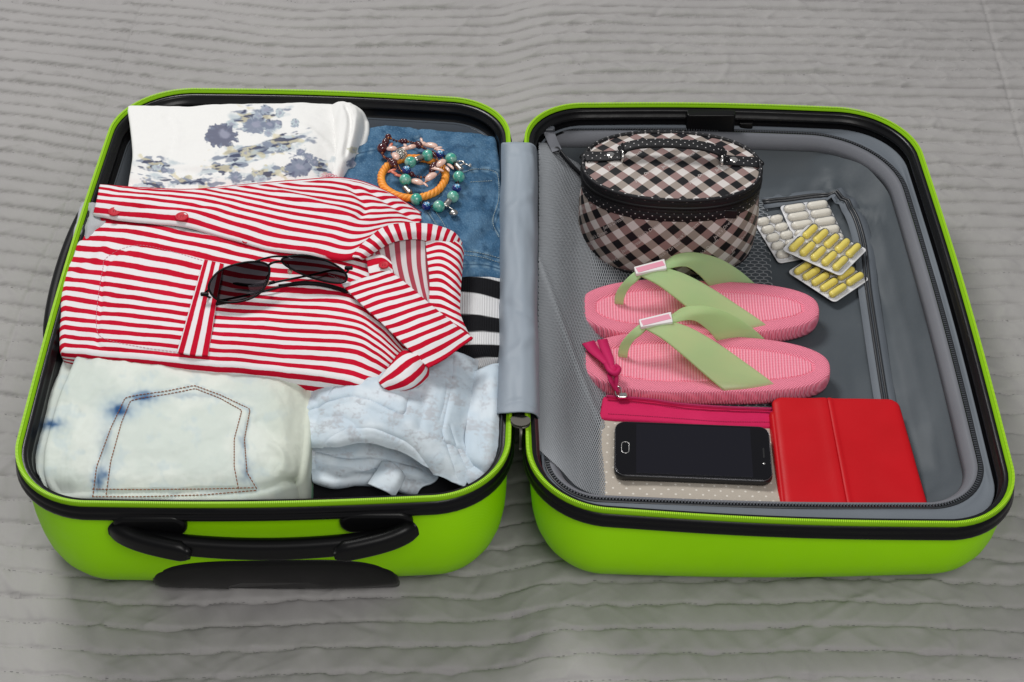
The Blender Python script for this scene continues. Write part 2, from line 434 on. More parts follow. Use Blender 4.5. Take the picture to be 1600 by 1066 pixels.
# lining of the lid: a border, a zip all round, a light flap and the sunken tray
ZC = [(.030, -.274), (.443, -.262), (.442, .318), (.030, .292)]; ZR = [.05, .065, .10, .03]
def zpath(inset=0., r=None): return rq(ZC, ZR if r is None else r, inset, 14, 26, bulge=.003)
def ring(p, dz, zf=zR): return np.c_[p, zf(p[:, 0], p[:, 1])+dz]
rings = [ring(rq(RC, RR, .0140, bulge=.004), -.0195), ring(rq(RC, RR, .0155, bulge=.004), -.0205)]
for t in (.25, .5, .75, 1.0):
    a = rq(RC, RR, .0155, bulge=.004); b = zpath(); q = a+(b-a)*t
    rings.append(ring(q, -.0205-.004*math.sin(t*2.2)+.0012*np.sin(np.arange(len(q))*.37)*math.sin(math.pi*t)))
V, F = loft(rings, False, False); mesh('lining_border', V, [f[::-1] for f in F], m_line.m, SUIT, solid=.001)
zr = ring(zpath(), -.0235)
A = Acc(); A.add(*tube(zr, .0016, 6, closed=True)); A.build('lining_zip', m_zipdark.m, SUIT)
p = resample(ring(zpath(.0022), -.0220), 620, closed=True)
d = np.roll(p, -1, 0)-np.roll(p, 1, 0); d /= np.linalg.norm(d[:, :2], axis=1)[:, None]
A = Acc()
for q, t in zip(p, d):
    A.add(*box(q, (.0013, .0032, .0014), np.array([[t[0], -t[1], 0], [t[1], t[0], 0], [0, 0, 1.0]])))
A.build('lining_zip_teeth', m_zipgrey.m, SUIT, smooth=False, kind='stuff')
V, F = loft([ring(zpath(.004), -.0235), ring(zpath(.008), -.0255), ring(zpath(.0125), -.031), ring(zpath(.015), -.038)], False, False)
mesh('lining_flap', V, [f[::-1] for f in F], m_line_light.m, SUIT, solid=.001)
FLOOR = .022
rings = []
tray_cr = [([(1290, 245), (1308, 325), (1375, 342)], .004, .011), ([(1308, 325), (1262, 240)], .008, .008), ([(1308, 325), (1330, 232)], .003, -.006), ([(1235, 300), (1262, 265), (1300, 262)], .006, .006), ([(1335, 345), (1395, 385), (1375, 425)], .008, -.003), ([(1250, 262), (1290, 245)], .012, .006)]
for ins in np.concatenate([np.linspace(.012, .085, 26), np.linspace(.088, .185, 30)]):
    share = float(np.interp(ins, (.012, .020, .032, .046, .066, .095, .2), (0, .25, .6, .84, .96, 1, 1)))
    e = min(1., (ins-.012)/.03); p = zpath(ins, [.05+.01*e, .065+.04*e, .10+.03*e, .03+.02*e]); z = zR(p[:, 0], p[:, 1])-.036
    zz = z+(FLOOR-z)*share+(.0035*(share*(1-share)*4)+.0026)*fbm(p[:, 0]*14, p[:, 1]*10, 5)+.0022*(1-np.abs(noise(p[:, 0]*13+p[:, 1]*8, p[:, 1]*9, 15))*2.2)*share
    for pts, w, a in tray_cr:
        dd, _ = polydist(p[:, 0], p[:, 1], ats(pts, FLOOR+.012)); zz = zz+a*min(1., share*1.15)**2*np.exp(-(dd/w)**2)
    rings.append(np.c_[p, zz])
V, F = loft(rings, False, True)
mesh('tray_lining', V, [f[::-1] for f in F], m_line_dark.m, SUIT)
def floor_z(x, y): return FLOOR+.0022
# the zip of the flat pocket that curves over the tray floor
bvh_tray = bvh_of(V, F)
pk = [hit(bvh_tray, *q) for q in ((1192, 322), (1228, 318), (1290, 312), (1325, 330), (1344, 380), (1352, 450), (1362, 520), (1374, 600), (1382, 650), (1392, 720))]
pk = [q+np.array([0, 0, .0042]) for q in resample(smooth_path(pk, 60), 60)]
pk = [np.array([q[0], q[1], max(q[2], hit_down(bvh_tray, q[0], q[1])+.0035)]) for q in pk]
A = Acc(); P = np.array(pk); A.add(*tube(P, .0017, 6)); T, N, B = frames(P, up=(0, 0, 1)); A.add(*tube(P+N*.0042, .0017, 6))
A.build('pocket_zip', m_zipdark.m, SUIT)
V, F = sweep(P+N*.0021-B*.0016, [(-.011, 0), (.011, 0), (.011, .0008), (-.011, .0008)]); mesh('pocket_zip_tape', V, F, m_line.m, SUIT)

# net pocket: a cloth base falling from the hinge and a knotted net over it
net_ctrl = [
 [(842, 222, .104), (862, 225, .092), (895, 250, .068), (930, 262, .046), (1000, 262, .030), (1195, 262, .027)],
 [(842, 330, .108), (868, 335, .090), (900, 340, .060), (935, 345, .038), (1010, 345, .027), (1200, 345, .026)],
 [(841, 450, .110), (870, 455, .088), (905, 460, .056), (945, 465, .034), (1020, 465, .026), (1208, 465, .026)],
 [(840, 560, .110), (870, 570, .088), (908, 580, .054), (950, 585, .032), (1030, 585, .026), (1222, 585, .026)],
 [(838, 645, .110), (870, 665, .090), (905, 680, .058), (950, 690, .034), (1030, 695, .026), (1236, 690, .026)],
 [(842, 705, .104), (875, 735, .090), (905, 765, .066), (950, 778, .042), (1040, 780, .030), (1240, 780, .028)]]
net_ctrl = [[at(*p) for p in r] for r in net_ctrl]
NU, NV = 110, 150
G = surf(net_ctrl, NU, NV)
G[..., 2] += .0014*fbm(G[..., 0]*25, G[..., 1]*9, 61)
dd, _ = polydist(G[..., 0], G[..., 1], ats([(842, 462), (880, 530), (945, 640)], .06)); G[..., 2] += .003*np.exp(-(dd/.004)**2)
B0 = G.copy(); B0[..., 2] -= .0035
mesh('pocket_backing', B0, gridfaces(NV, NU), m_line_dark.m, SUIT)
m_net = Mat('grey_net_thread', (.25, .265, .285), .6)
def on(Gd, u, v):
    nv, nu = Gd.shape[:2]
    a = np.clip(u, 0, 1)*(nu-1.001); b = np.clip(v, 0, 1)*(nv-1.001); i = a.astype(int); j = b.astype(int); fa = (a-i)[:, None]; fb = (b-j)[:, None]
    return (Gd[j, i]*(1-fa)+Gd[j, i+1]*fa)*(1-fb)+(Gd[j+1, i]*(1-fa)+Gd[j+1, i+1]*fa)*fb
cols, rows = 78, 128
E = []
for j in range(rows):
    for i in range(cols):
        cx = (i+(j % 2)*.5)/cols; cy = j/rows
        if cx > .995 or cy > .995: continue
        hx, hy = .5/cols, 1/rows/3
        c = [(cx, cy-2*hy), (cx+hx, cy-hy), (cx+hx, cy+hy)]
        E += [(c[0], c[1]), (c[1], c[2]), (c[0], (cx-hx, cy-hy))]
E = np.array(E); a = on(G, E[:, 0, 0], E[:, 0, 1]); b = on(G, E[:, 1, 0], E[:, 1, 1])
t = b-a; nrm = np.cross(t, [0, 0, 1.0]); nrm /= np.linalg.norm(nrm, axis=1)[:, None]+1e-9; w = .0005
V = np.stack([a+nrm*w, b+nrm*w, b-nrm*w, a-nrm*w], 1).reshape(-1, 3)
mesh('pocket_net', V, (np.arange(len(V)).reshape(-1, 4)).tolist(), m_net.m, SUIT, kind='stuff', smooth=False)
# slider and tape of the net pocket, behind the toiletry case
P = smooth_path(ats([(868, 228, .090), (890, 255, .074), (915, 280, .055), (940, 300, .045)]), 20)
mesh('net_zip', *tube(P, .0035, 8, flat=.5), m_zipdark.m, SUIT)
pul = ats([(857, 205, .104), (862, 218, .100), (870, 236, .092)])
V, F = sweep(smooth_path(pul, 6), rrect(.0125, .0022, .0008, 2)); zp = mesh('zip_puller', V, F, m_line_light.m, SUIT)
V, F = slab(rrect(.016, .008, .003), 0, .005, .0015); V = V+at(856, 205, .103); mesh('zip_slider', V, F, m_zipgrey.m, zp)
V, F = tube([pul[2]+np.array([.0035*math.cos(a), .0035*math.sin(a)*.8, .001+.0025*math.sin(a)]) for a in np.linspace(0, 6.28, 14, endpoint=False)], .0007, 5, closed=True); mesh('puller_eye', V, F, m_zipdark.m, zp)

# hinge cover: a grey strip of lining over the joint of the halves
fl = []
for (xa, xb, y, s) in ((786, 836, 224, 0), (784, 837, 300, 1), (784, 838, 380, 1), (784, 838, 460, 1), (782, 839, 540, 1), (780, 840, 600, 1), (778, 840, 645, 0)):
    zt = .131
    fl.append([at(xa-3, y+10, .098), at(xa, y+2, .113), at(xa+8, y, .1275), at((xa+xb)/2-4, y-1, zt), at((xa+xb)/2+10, y, zt-.001), at(xb-5, y+2, .1235), at(xb, y+6, .112), at(xb+2, y+14, .100)])
G = surf(fl, 36, 120); G[..., 2] += .0024*fbm(G[..., 0]*40, G[..., 1]*9, 71)
for pts, w_, a_ in (([(790, 330), (815, 318), (834, 300)], .004, .0016), ([(788, 470), (812, 490), (836, 500)], .005, -.0018), ([(790, 560), (815, 545), (836, 520)], .005, .0016), ([(786, 632), (812, 628), (838, 634)], .003, -.0016), ([(790, 238), (812, 243), (834, 236)], .003, -.0014), ([(800, 250), (796, 400), (800, 560)], .004, -.0012)):
    dd, _ = polydist(G[..., 0], G[..., 1], ats(pts, .128)); G[..., 2] += a_*np.exp(-(dd/w_)**2)
G[..., 0] += .0012*noise(G[..., 0]*0, G[..., 1]*14, 73)
m_flap = lining_mat('hinge_cover_cloth', (.26, .30, .35), (.30, .345, .395), .5)
mesh('hinge_cover', G, gridfaces(120, 36), m_flap.m, SUIT, solid=.0012)
V, F = slab(smooth_path(np.array([(-.010, .002), (-.006, .007), (.003, .008), (.010, .003), (.009, -.004), (.002, -.007), (-.006, -.005)])*.75, 24, True), 0, .004, .0015)
c = at(813, 662, .123); zs = mesh('zip_slider', V+c, F, m_steel.m, SUIT)
V, F = sweep(smooth_path([c+np.array(q) for q in ((0, -.004, .002), (.0005, -.010, 0), (0, -.014, -.006), (0, -.015, -.018))], 10), rrect(.003, .0012, .0004, 2)); mesh('zip_pull_tab', V, F, m_steel.m, zs)

# lock plate on the inside of the lid's back rim
V, F = slab(rrect(.056, .012, .003), 0, .028, .002); c = np.array([.228, .3100, .077]); lp = mesh('lock_plate', V+c, F, m_handle.m, SUIT)
V, F = slab(rrect(.016, .008, .002), 0, .008, .001); mesh('lock_screw_block', V+c+np.array([.042, .004, .004]), F, m_handle.m, lp)

# front carrying handle
bvh_shell = BVHTree.FromPolygons([tuple(v.co) for v in halves[0].data.vertices], [tuple(p.vertices) for p in halves[0].data.polygons])
def shell_front(x, z):
    h = bvh_shell.ray_cast(Vector((x, -.6, z)), Vector((0, 1, 0))); return h[0].y if h[0] is not None else -.29
hl, hr, hz = -.349, -.094, .0865
hd = bpy.data.objects.new('carry_handle', None); COL.objects.link(hd); hd.location = ((hl+hr)/2, -.31, hz); attach(hd, SUIT)
hd.empty_display_size = .02
n = 40; s = np.linspace(0, 1, n); hx = hl+.006+(hr-hl-.012)*s; bow = np.sin(np.pi*s)
P = np.c_[hx, -.3070-.009*bow**.6, hz-.002-.0075*bow]
g = mesh('grip', *sweep(P, rrect(.013, .0215, .0058, 4), up=(0, 0, 1), scale=np.c_[1+.1*bow, .94+.08*bow]), m_handle.m, hd)
for sx, x0 in ((1, hl), (-1, hr)):
    # mount: a rounded plate on the shell and the knuckle that holds the grip
    o = rrect(.066, .026, .0125, 5); V, F = slab(o, 0, .010, .004)
    V = np.c_[V[:, 0], -V[:, 2], V[:, 1]]; yy = shell_front(x0+sx*.03, hz+.006)
    mesh('handle_mount', V+np.array([x0+sx*.027, yy+.002, hz+.008]), [f for f in F], m_handle.m, hd)
    k = np.array([(x0-sx*.006, -.300, hz+.002), (x0+sx*.002, -.3065, hz+.001), (x0+sx*.014, -.3110, hz-.002), (x0+sx*.030, -.3150, hz-.0045), (x0+sx*.050, -.3185, hz-.0070), (x0+sx*.064, -.3198, hz-.0085)])
    mesh('handle_sleeve', *sweep(smooth_path(k, 16), rrect(.0150, .0222, .0064, 4), up=(0, 0, 1), scale=np.c_[np.linspace(1, .96, 16), np.r_[.72, .9, np.ones(12), .8, .4]]), m_handle.m, hd)
# side handle (only its back shows past the rim)
n = 24; s = np.linspace(0, 1, n); P = np.c_[-.455-.012*np.sin(np.pi*s)**.5, -.065+.215*s, .088+0*s]
mesh('side_handle', *sweep(P, rrect(.014, .026, .006, 4), up=(0, 0, 1)), m_handle.m, SUIT)
# wheel housing moulded into the lower front
def housing(xc, w, h):
    rings = []
    for sc, out in ((1.0, -.006), (1.0, .0015), (.985, .0045), (.95, .0062), (.88, .0066), (.80, .0075), (.4, .0085)):
        pts = []
        for t in np.linspace(0, np.pi, 48):
            cx = abs(math.cos(t))**.6*math.copysign(1, math.cos(t)); sy = math.sin(t)**.55
            x = xc+w/2*cx*sc; z = BEDZ-SAG+h*sy*sc
            pts.append((x, -.2705+(shell_front(x, .030)+.2705)*min(1, max(0, z-BEDZ+SAG)/.066)**.62-out*.55, z))
        rings.append(pts)
    return loft(rings, False, True)
wh = mesh('wheel_housing', *housing(-.222, .230, .068), m_handle.m, SUIT)
V, F = slab(rrect(.036, .012, .003), 0, .006, .002); mesh('foot', V+np.array([-.212, -.270, BEDZ-SAG-.001]), F, m_handle.m, wh)
# ---------------------------------------------------------------- clothes
def sheet_grid(ctrl, nu, nv, wr=None, creases=(), warp=None):
    G = surf([[at(*p) for p in r] for r in ctrl], nu, nv)
    if warp:
        for a, sc, sd in warp:
            G[..., 0] += a*noise(G[..., 0]*sc, G[..., 1]*sc, sd); G[..., 1] += a*noise(G[..., 0]*sc, G[..., 1]*sc, sd+7)
    for (a, sx, sy, sd) in (wr or ()):
        G[..., 2] += a*fbm(G[..., 0]*sx, G[..., 1]*sy, sd, 3)
    for pts, z, w, a in creases:
        q = ats(pts, z); q = smooth_path(q, 40) if len(q) > 2 else q
        d, t = polydist(G[..., 0], G[..., 1], q)
        G[..., 2] += a*np.exp(-(d/w)**2)*np.clip(np.minimum(t, 1-t)*8+.35, 0, 1)
    return G
def metric_uv(G, vvals=None, uvals=None):
    nv, nu = G.shape[:2]
    lu = np.linalg.norm(np.diff(G, axis=1), axis=2).sum(1).mean(); lv = np.linalg.norm(np.diff(G, axis=0), axis=2).sum(0).mean()
    u = np.linspace(0, lu, nu) if uvals is None else np.interp(np.linspace(0, 1, nu), np.linspace(0, 1, len(uvals)), uvals)
    v = np.linspace(0, lv, nv) if vvals is None else np.interp(np.linspace(0, 1, nv), np.linspace(0, 1, len(vvals)), vvals)
    U, Vv = np.meshgrid(u, v); return np.stack([U, Vv], -1)
def pad(name, G, mat, parent, zb, roll=.006, uv=None, pitch=(1, 1), colf=None, sides='lrfb', kind=None):
    """folded cloth: the upper sheet G plus rounded sides that go down to zb"""
    nv, nu = G.shape[:2]
    if uv is None: uv = metric_uv(G)
    V = [G.reshape(-1, 3)]; UV = [uv.reshape(-1, 2)]; F = gridfaces(nv, nu)
    F = [f for f in F]
    loop = [(0, i) for i in range(nu)]+[(j, nu-1) for j in range(1, nv)]+[(nv-1, i) for i in range(nu-2, -1, -1)]+[(j, 0) for j in range(nv-2, 0, -1)]
    side = ['b']*nu+['r']*(nv-1)+['f']*(nu-1)+['l']*(nv-2)
    li = np.array([j*nu+i for j, i in loop]); P = V[0][li]; uvl = UV[0][li]
    ctr = G.reshape(-1, 3).mean(0)
    t = np.roll(P, -1, 0)-np.roll(P, 1, 0); out = np.stack([t[:, 1], -t[:, 0]], 1)
    for _ in range(6): out = (np.roll(out, 1, 0)+out+np.roll(out, -1, 0))/3
    out /= np.linalg.norm(out, axis=1)[:, None]+1e-12
    if (out*(P[:, :2]-ctr[:2])).sum() < 0: out = -out
    du = np.array([{'l': (-1, 0), 'r': (1, 0), 'b': (0, -1), 'f': (0, 1)}[s] for s in side])
    prev = li; base = len(V[0])
    dist = 0
    for k in range(1, 8):
        if k <= 4:
            a = math.pi/2*k/4; o, dn = roll*math.sin(a), roll*(1-math.cos(a)); z = P[:, 2]-dn; dist = roll*a
        else:
            f = (k-4)/3; o = roll*(1-.25*f); z = (P[:, 2]-roll)*(1-f)+zb*f; dist = roll*1.57+.03*f
        q = np.c_[P[:, :2]+out*o, np.maximum(z, zb)]
        V.append(q); UV.append(uvl+du*dist/np.asarray(pitch))
        cur = np.arange(len(li))+base; base += len(li); n = len(li)
        F += [[int(prev[i]), int(cur[i]), int(cur[(i+1) % n]), int(prev[(i+1) % n])] for i in range(n)]
        prev = cur
    V = np.vstack(V); UV = np.vstack(UV)
    o = mesh(name, V, F, mat, parent, uv=UV, col=None if colf is None else colf(V, UV), kind=kind)
    return o, bvh_of(V, F)
def raise_poly(G, pts, z, h, soft=.0014):
    """a sewn-on layer: the cloth steps up by h inside the outline"""
    q = ats(resample(np.array(pts, float), 90, True), z)[:, :2]; inside = np.zeros(G.shape[:2], bool)
    for p0, p1 in zip(q, np.roll(q, -1, 0)):
        inside ^= ((p0[1] > G[..., 1]) != (p1[1] > G[..., 1])) & (G[..., 0] < (p1[0]-p0[0])*(G[..., 1]-p0[1])/(p1[1]-p0[1]+1e-15)+p0[0])
    d, _ = polydist(G[..., 0], G[..., 1], np.vstack([q, q[:1]])); G[..., 2] += np.where(inside, h*np.clip(d/soft, 0, 1), -.3*h*np.exp(-(d/.003)**2))
def bvh_grid(G): return bvh_of(G, gridfaces(*G.shape[:2]))
def stitches(name, bvh, lines, mat, parent, pitch=.0032, duty=.68, r=.00035, lift=.0004, sharp=False):
    """dashed thread sewn along lines measured on the cloth"""
    A = Acc()
    for pts in lines:
        q = [hit(bvh, *p) for p in (resample(np.array(pts, float), 160) if sharp else smooth_path(np.array(pts, float), max(24, len(pts)*12)))]
        q = [p for p in q if p is not None]
        if len(q) < 3: continue
        q = np.array(q); L = np.linalg.norm(np.diff(q, axis=0), axis=1).sum(); n = max(2, int(L/pitch)); s = resample(q, n*4+1); s[:, 2] += lift
        for k in range(n):
            a, b = s[4*k], s[min(4*k+3, len(s)-1)]; m = (a+b)/2+np.array([0, 0, r*.7])
            A.add(*tube([a, m, b], [r*.6, r, r*.6], 5))
    return A.build(name, mat, parent, kind='stuff') if A.n else None
def strip(bvh, pts, w, mat, name, parent, lift=.0008, th=.0008):
    q = np.array([p for p in (hit(bvh, *k) for k in smooth_path(np.array(pts, float), 40)) if p is not None]); q[:, 2] += lift
    return mesh(name, *sweep(q, rrect(w, th, th*.4, 2)), mat, parent)

def cloth(name, c1, c2, rough=.85, weave=.0011, ws=.25, scale=16, coord='UV', sheen=.15):
    m = Mat(name, c1, rough, spec=.12); m.vary(c1, c2, scale, 4)
    m.weave(weave, ws, .0003, coord); m.bump(m.noise(140, 3), .12, .0008); return m
def print_mat(name, rough=.85, weave=.0011, ws=.2, wrinkle=.15, coord='UV'):
    m = Mat(name, (.8, .8, .8), rough, spec=.12); a = m.n('ShaderNodeAttribute', attribute_name='Print')
    m.color(a.outputs['Color']); m.weave(weave, ws, .0003, coord); m.bump(m.noise(120, 3), wrinkle, .0008); return m
def sm(x, a, b): t = np.clip((x-a)/(b-a), 0, 1); return t*t*(3-2*t)
def lerp(a, b, t): return a*(1-t[:, None])+np.asarray(b)*t[:, None]
def pxs(V):
    q = V-CAM; d = q @ _F; return 800+FPX*(q @ _R)/d, 533-FPX*(q @ _U)/d

# --- black garment and green garment at the bottom of the stack
m_blk = cloth('black_cloth', (.008, .008, .010), (.014, .014, .016), .8)
G = sheet_grid([[(485, 700, .070), (560, 690, .078), (640, 695, .080), (740, 710, .076)], [(485, 735, .068), (560, 735, .076), (640, 735, .078), (745, 738, .074)], [(490, 785, .060), (560, 785, .066), (640, 785, .068), (735, 778, .064)]], 40, 26, [(.004, 20, 20, 3)])
o, _ = pad('black_garment', G, m_blk.m, None, .022); tag(o, 'black folded garment lying beneath the pale blue denim shorts', 'garment')
m_grn = cloth('green_cloth', (.15, .33, .20), (.20, .40, .26), .85)
G = sheet_grid([[(380, 720, .078), (430, 720, .082), (476, 722, .078)], [(380, 750, .078), (430, 752, .082), (478, 752, .079)], [(380, 786, .070), (430, 786, .074), (474, 785, .070)]], 30, 20, [(.003, 22, 22, 5)])
o, _ = pad('green_garment', G, m_grn.m, None, .022); tag(o, 'pale green folded garment peeking out below the washed jeans', 'garment')
# --- grey garment tucked at the outer wall
m_gry = cloth('grey_marl', (.36, .37, .39), (.46, .47, .49), .9, .0016, .4)
G = sheet_grid([[(130, 318, .119), (150, 316, .122), (190, 318, .112)], [(122, 350, .119), (146, 350, .123), (190, 350, .114)], [(112, 392, .116), (135, 395, .119), (185, 395, .108)]], 24, 30, [(.004, 40, 40, 8), (.0015, 90, 50, 9)], [([(138, 322), (132, 350), (126, 390)], .12, .003, -.004)])
o, _ = pad('grey_garment', G, m_gry.m, None, .022, .003); tag(o, 'grey marl garment tucked between the striped shirt and the suitcase wall', 'garment')

# --- blue denim
m_den = print_mat('blue_denim', .92, .0013, .45, .2)
den_seams = [[(716, 274), (742, 265), (774, 267), (781, 277), (782, 312), (772, 346), (784, 372)], [(640, 392), (716, 392), (750, 396), (783, 405)], [(716, 414), (755, 414), (783, 421)], [(668, 332), (690, 372), (704, 405)], [(480, 262), (560, 240), (620, 228), (660, 214)]]
def denim(V, UV):
    X, Y = pxs(V); c = np.tile(np.array([.045, .118, .215]), (len(V), 1))
    c = lerp(c, (.085, .180, .295), sm(fbm(X/38, Y/26, 7, 4), -.35, .5)); c = lerp(c, (.024, .070, .140), sm(fbm(X/22, Y/16, 17, 3), .15, .8)*.7)
    g = noise(X/1.3+Y/5, Y/1.6, 27)+.7*noise(X/2.4-Y/6, Y/2.0, 29); c = lerp(c, (.22, .34, .46), sm(g, .15, .9)*.42); c = lerp(c, (.015, .048, .10), sm(-g, .2, .9)*.40)
    for k, q in enumerate(den_seams):
        d, t = polydist(X, Y, smooth_path(np.array(q, float), 50)); L = np.linalg.norm(np.diff(np.array(q), axis=0), axis=1).sum()
        c = lerp(c, (.24, .37, .48), .60*np.exp(-((d-2.4)/2.0)**2)*(.45+.55*np.sin(t*L/3.1+2*noise(X/12, Y/12, k)))); c = lerp(c, (.014, .045, .095), .65*np.exp(-(d/1.1)**2))
    return c
G = sheet_grid([
 [(520, 208, .098), (585, 199, .106), (650, 203, .110), (715, 208, .110), (766, 215, .103)],
 [(515, 250, .108), (590, 240, .118), (655, 245, .121), (720, 248, .120), (772, 258, .108)],
 [(520, 310, .112), (600, 305, .121), (665, 305, .124), (725, 305, .121), (778, 315, .108)],
 [(540, 375, .112), (610, 370, .121), (675, 370, .123), (735, 372, .119), (781, 378, .108)],
 [(560, 425, .106), (630, 420, .114), (690, 422, .116), (742, 426, .113), (782, 432, .104)]], 260, 240,
 [(.0042, 13, 9, 12), (.0020, 34, 26, 14), (.0008, 90, 80, 15)], [([(540, 262), (590, 245), (620, 232)], .112, .005, -.003), ([(720, 350), (745, 320), (752, 290)], .12, .006, .0025), ([(740, 385), (765, 360), (778, 330)], .115, .006, -.003), ([(590, 210), (600, 235), (585, 260)], .112, .006, .002), ([(721, 271), (742, 265), (774, 268)], .12, .0016, -.0026), ([(721, 276), (742, 271), (774, 274)], .12, .002, .0016), ([(690, 372), (706, 400), (716, 425)], .118, .004, -.003), ([(545, 300), (575, 275), (600, 262)], .115, .005, .003), ([(717, 392), (750, 396), (782, 404)], .118, .0022, -.0018), ([(716, 412), (755, 412), (783, 420)], .116, .002, .0012),
 ([(560, 215), (640, 222), (720, 214)], .112, .006, -.0025), ([(671, 335), (690, 372)], .12, .003, .0014), ([(780, 278), (771, 346), (780, 372)], .11, .002, -.0012)])
raise_poly(G, [(716, 274), (742, 265), (774, 267), (781, 277), (782, 312), (772, 346), (790, 376), (800, 392), (800, 460), (690, 460), (700, 400), (690, 372), (668, 332)], .12, .0020)
raise_poly(G, [(640, 392), (716, 392), (750, 396), (800, 406), (800, 460), (640, 460)], .118, .0022)
raise_poly(G, [(480, 190), (640, 190), (660, 214), (620, 228), (560, 240), (480, 262)], .110, .0030, .006)
DEN, bvh_den = pad('blue_jeans', G, m_den.m, None, .022, .007, colf=denim)
tag(DEN, 'folded mid-blue denim jeans with the beaded bracelets lying on them', 'jeans')
m_thr = Mat('pale_blue_thread', (.40, .46, .44), .8)
stitches('stitching', bvh_den, [[(721, 271), (742, 265), (768, 267), (778, 276), (779, 312), (770, 346), (780, 372)], [(735, 285), (770, 283)], [(668, 332), (682, 352), (692, 375)], [(680, 330), (694, 352), (703, 375)], [(717, 392), (750, 396), (781, 404)], [(717, 398), (750, 402), (781, 411)]], m_thr.m, DEN, .0028)

# --- black and white knit
m_knit = print_mat('striped_knit', .9, .0012, .1)
_x = m_knit.xyz('UV'); m_knit.bump(m_knit.math('SINE', m_knit.math('MULTIPLY', _x[0], 2*math.pi/.0021)), .6, .0008)
G = sheet_grid([
 [(640, 424, .106), (690, 424, .112), (745, 428, .112), (783, 436, .106)],
 [(640, 465, .108), (690, 462, .114), (745, 466, .116), (784, 476, .108)],
 [(640, 510, .108), (690, 508, .115), (745, 508, .117), (785, 512, .109)],
 [(640, 545, .108), (690, 545, .114), (745, 545, .115), (785, 546, .107)],
 [(640, 568, .102), (690, 570, .106), (735, 570, .108), (782, 568, .101)],
 [(640, 580, .092), (690, 582, .094), (735, 584, .095), (780, 580, .090)]], 70, 120, [(.0012, 20, 30, 22)], [([(690, 560), (740, 566), (783, 562)], .108, .003, -.003)])
def knit_col(V, UV):
    v = UV[:, 1]+.0006*noise(UV[:, 0]*60, UV[:, 1]*60, 3); L = metric_uv(G)[-1, 0, 1]; t = v/L
    w = np.tile(np.array([.74, .74, .75]), (len(V), 1)); k = np.zeros(len(V))
    for a, b in ((.02, .165), (.325, .455), (.565, .70)): k = np.maximum(k, sm(t, a-.004, a+.004)*(1-sm(t, b-.004, b+.004)))
    return lerp(w, (.010, .010, .012), k)
KN, _ = pad('striped_knit', G, m_knit.m, None, .022, .006, colf=knit_col)
tag(KN, 'ribbed black and white banded knit garment beside the hinge cover', 'knitwear')

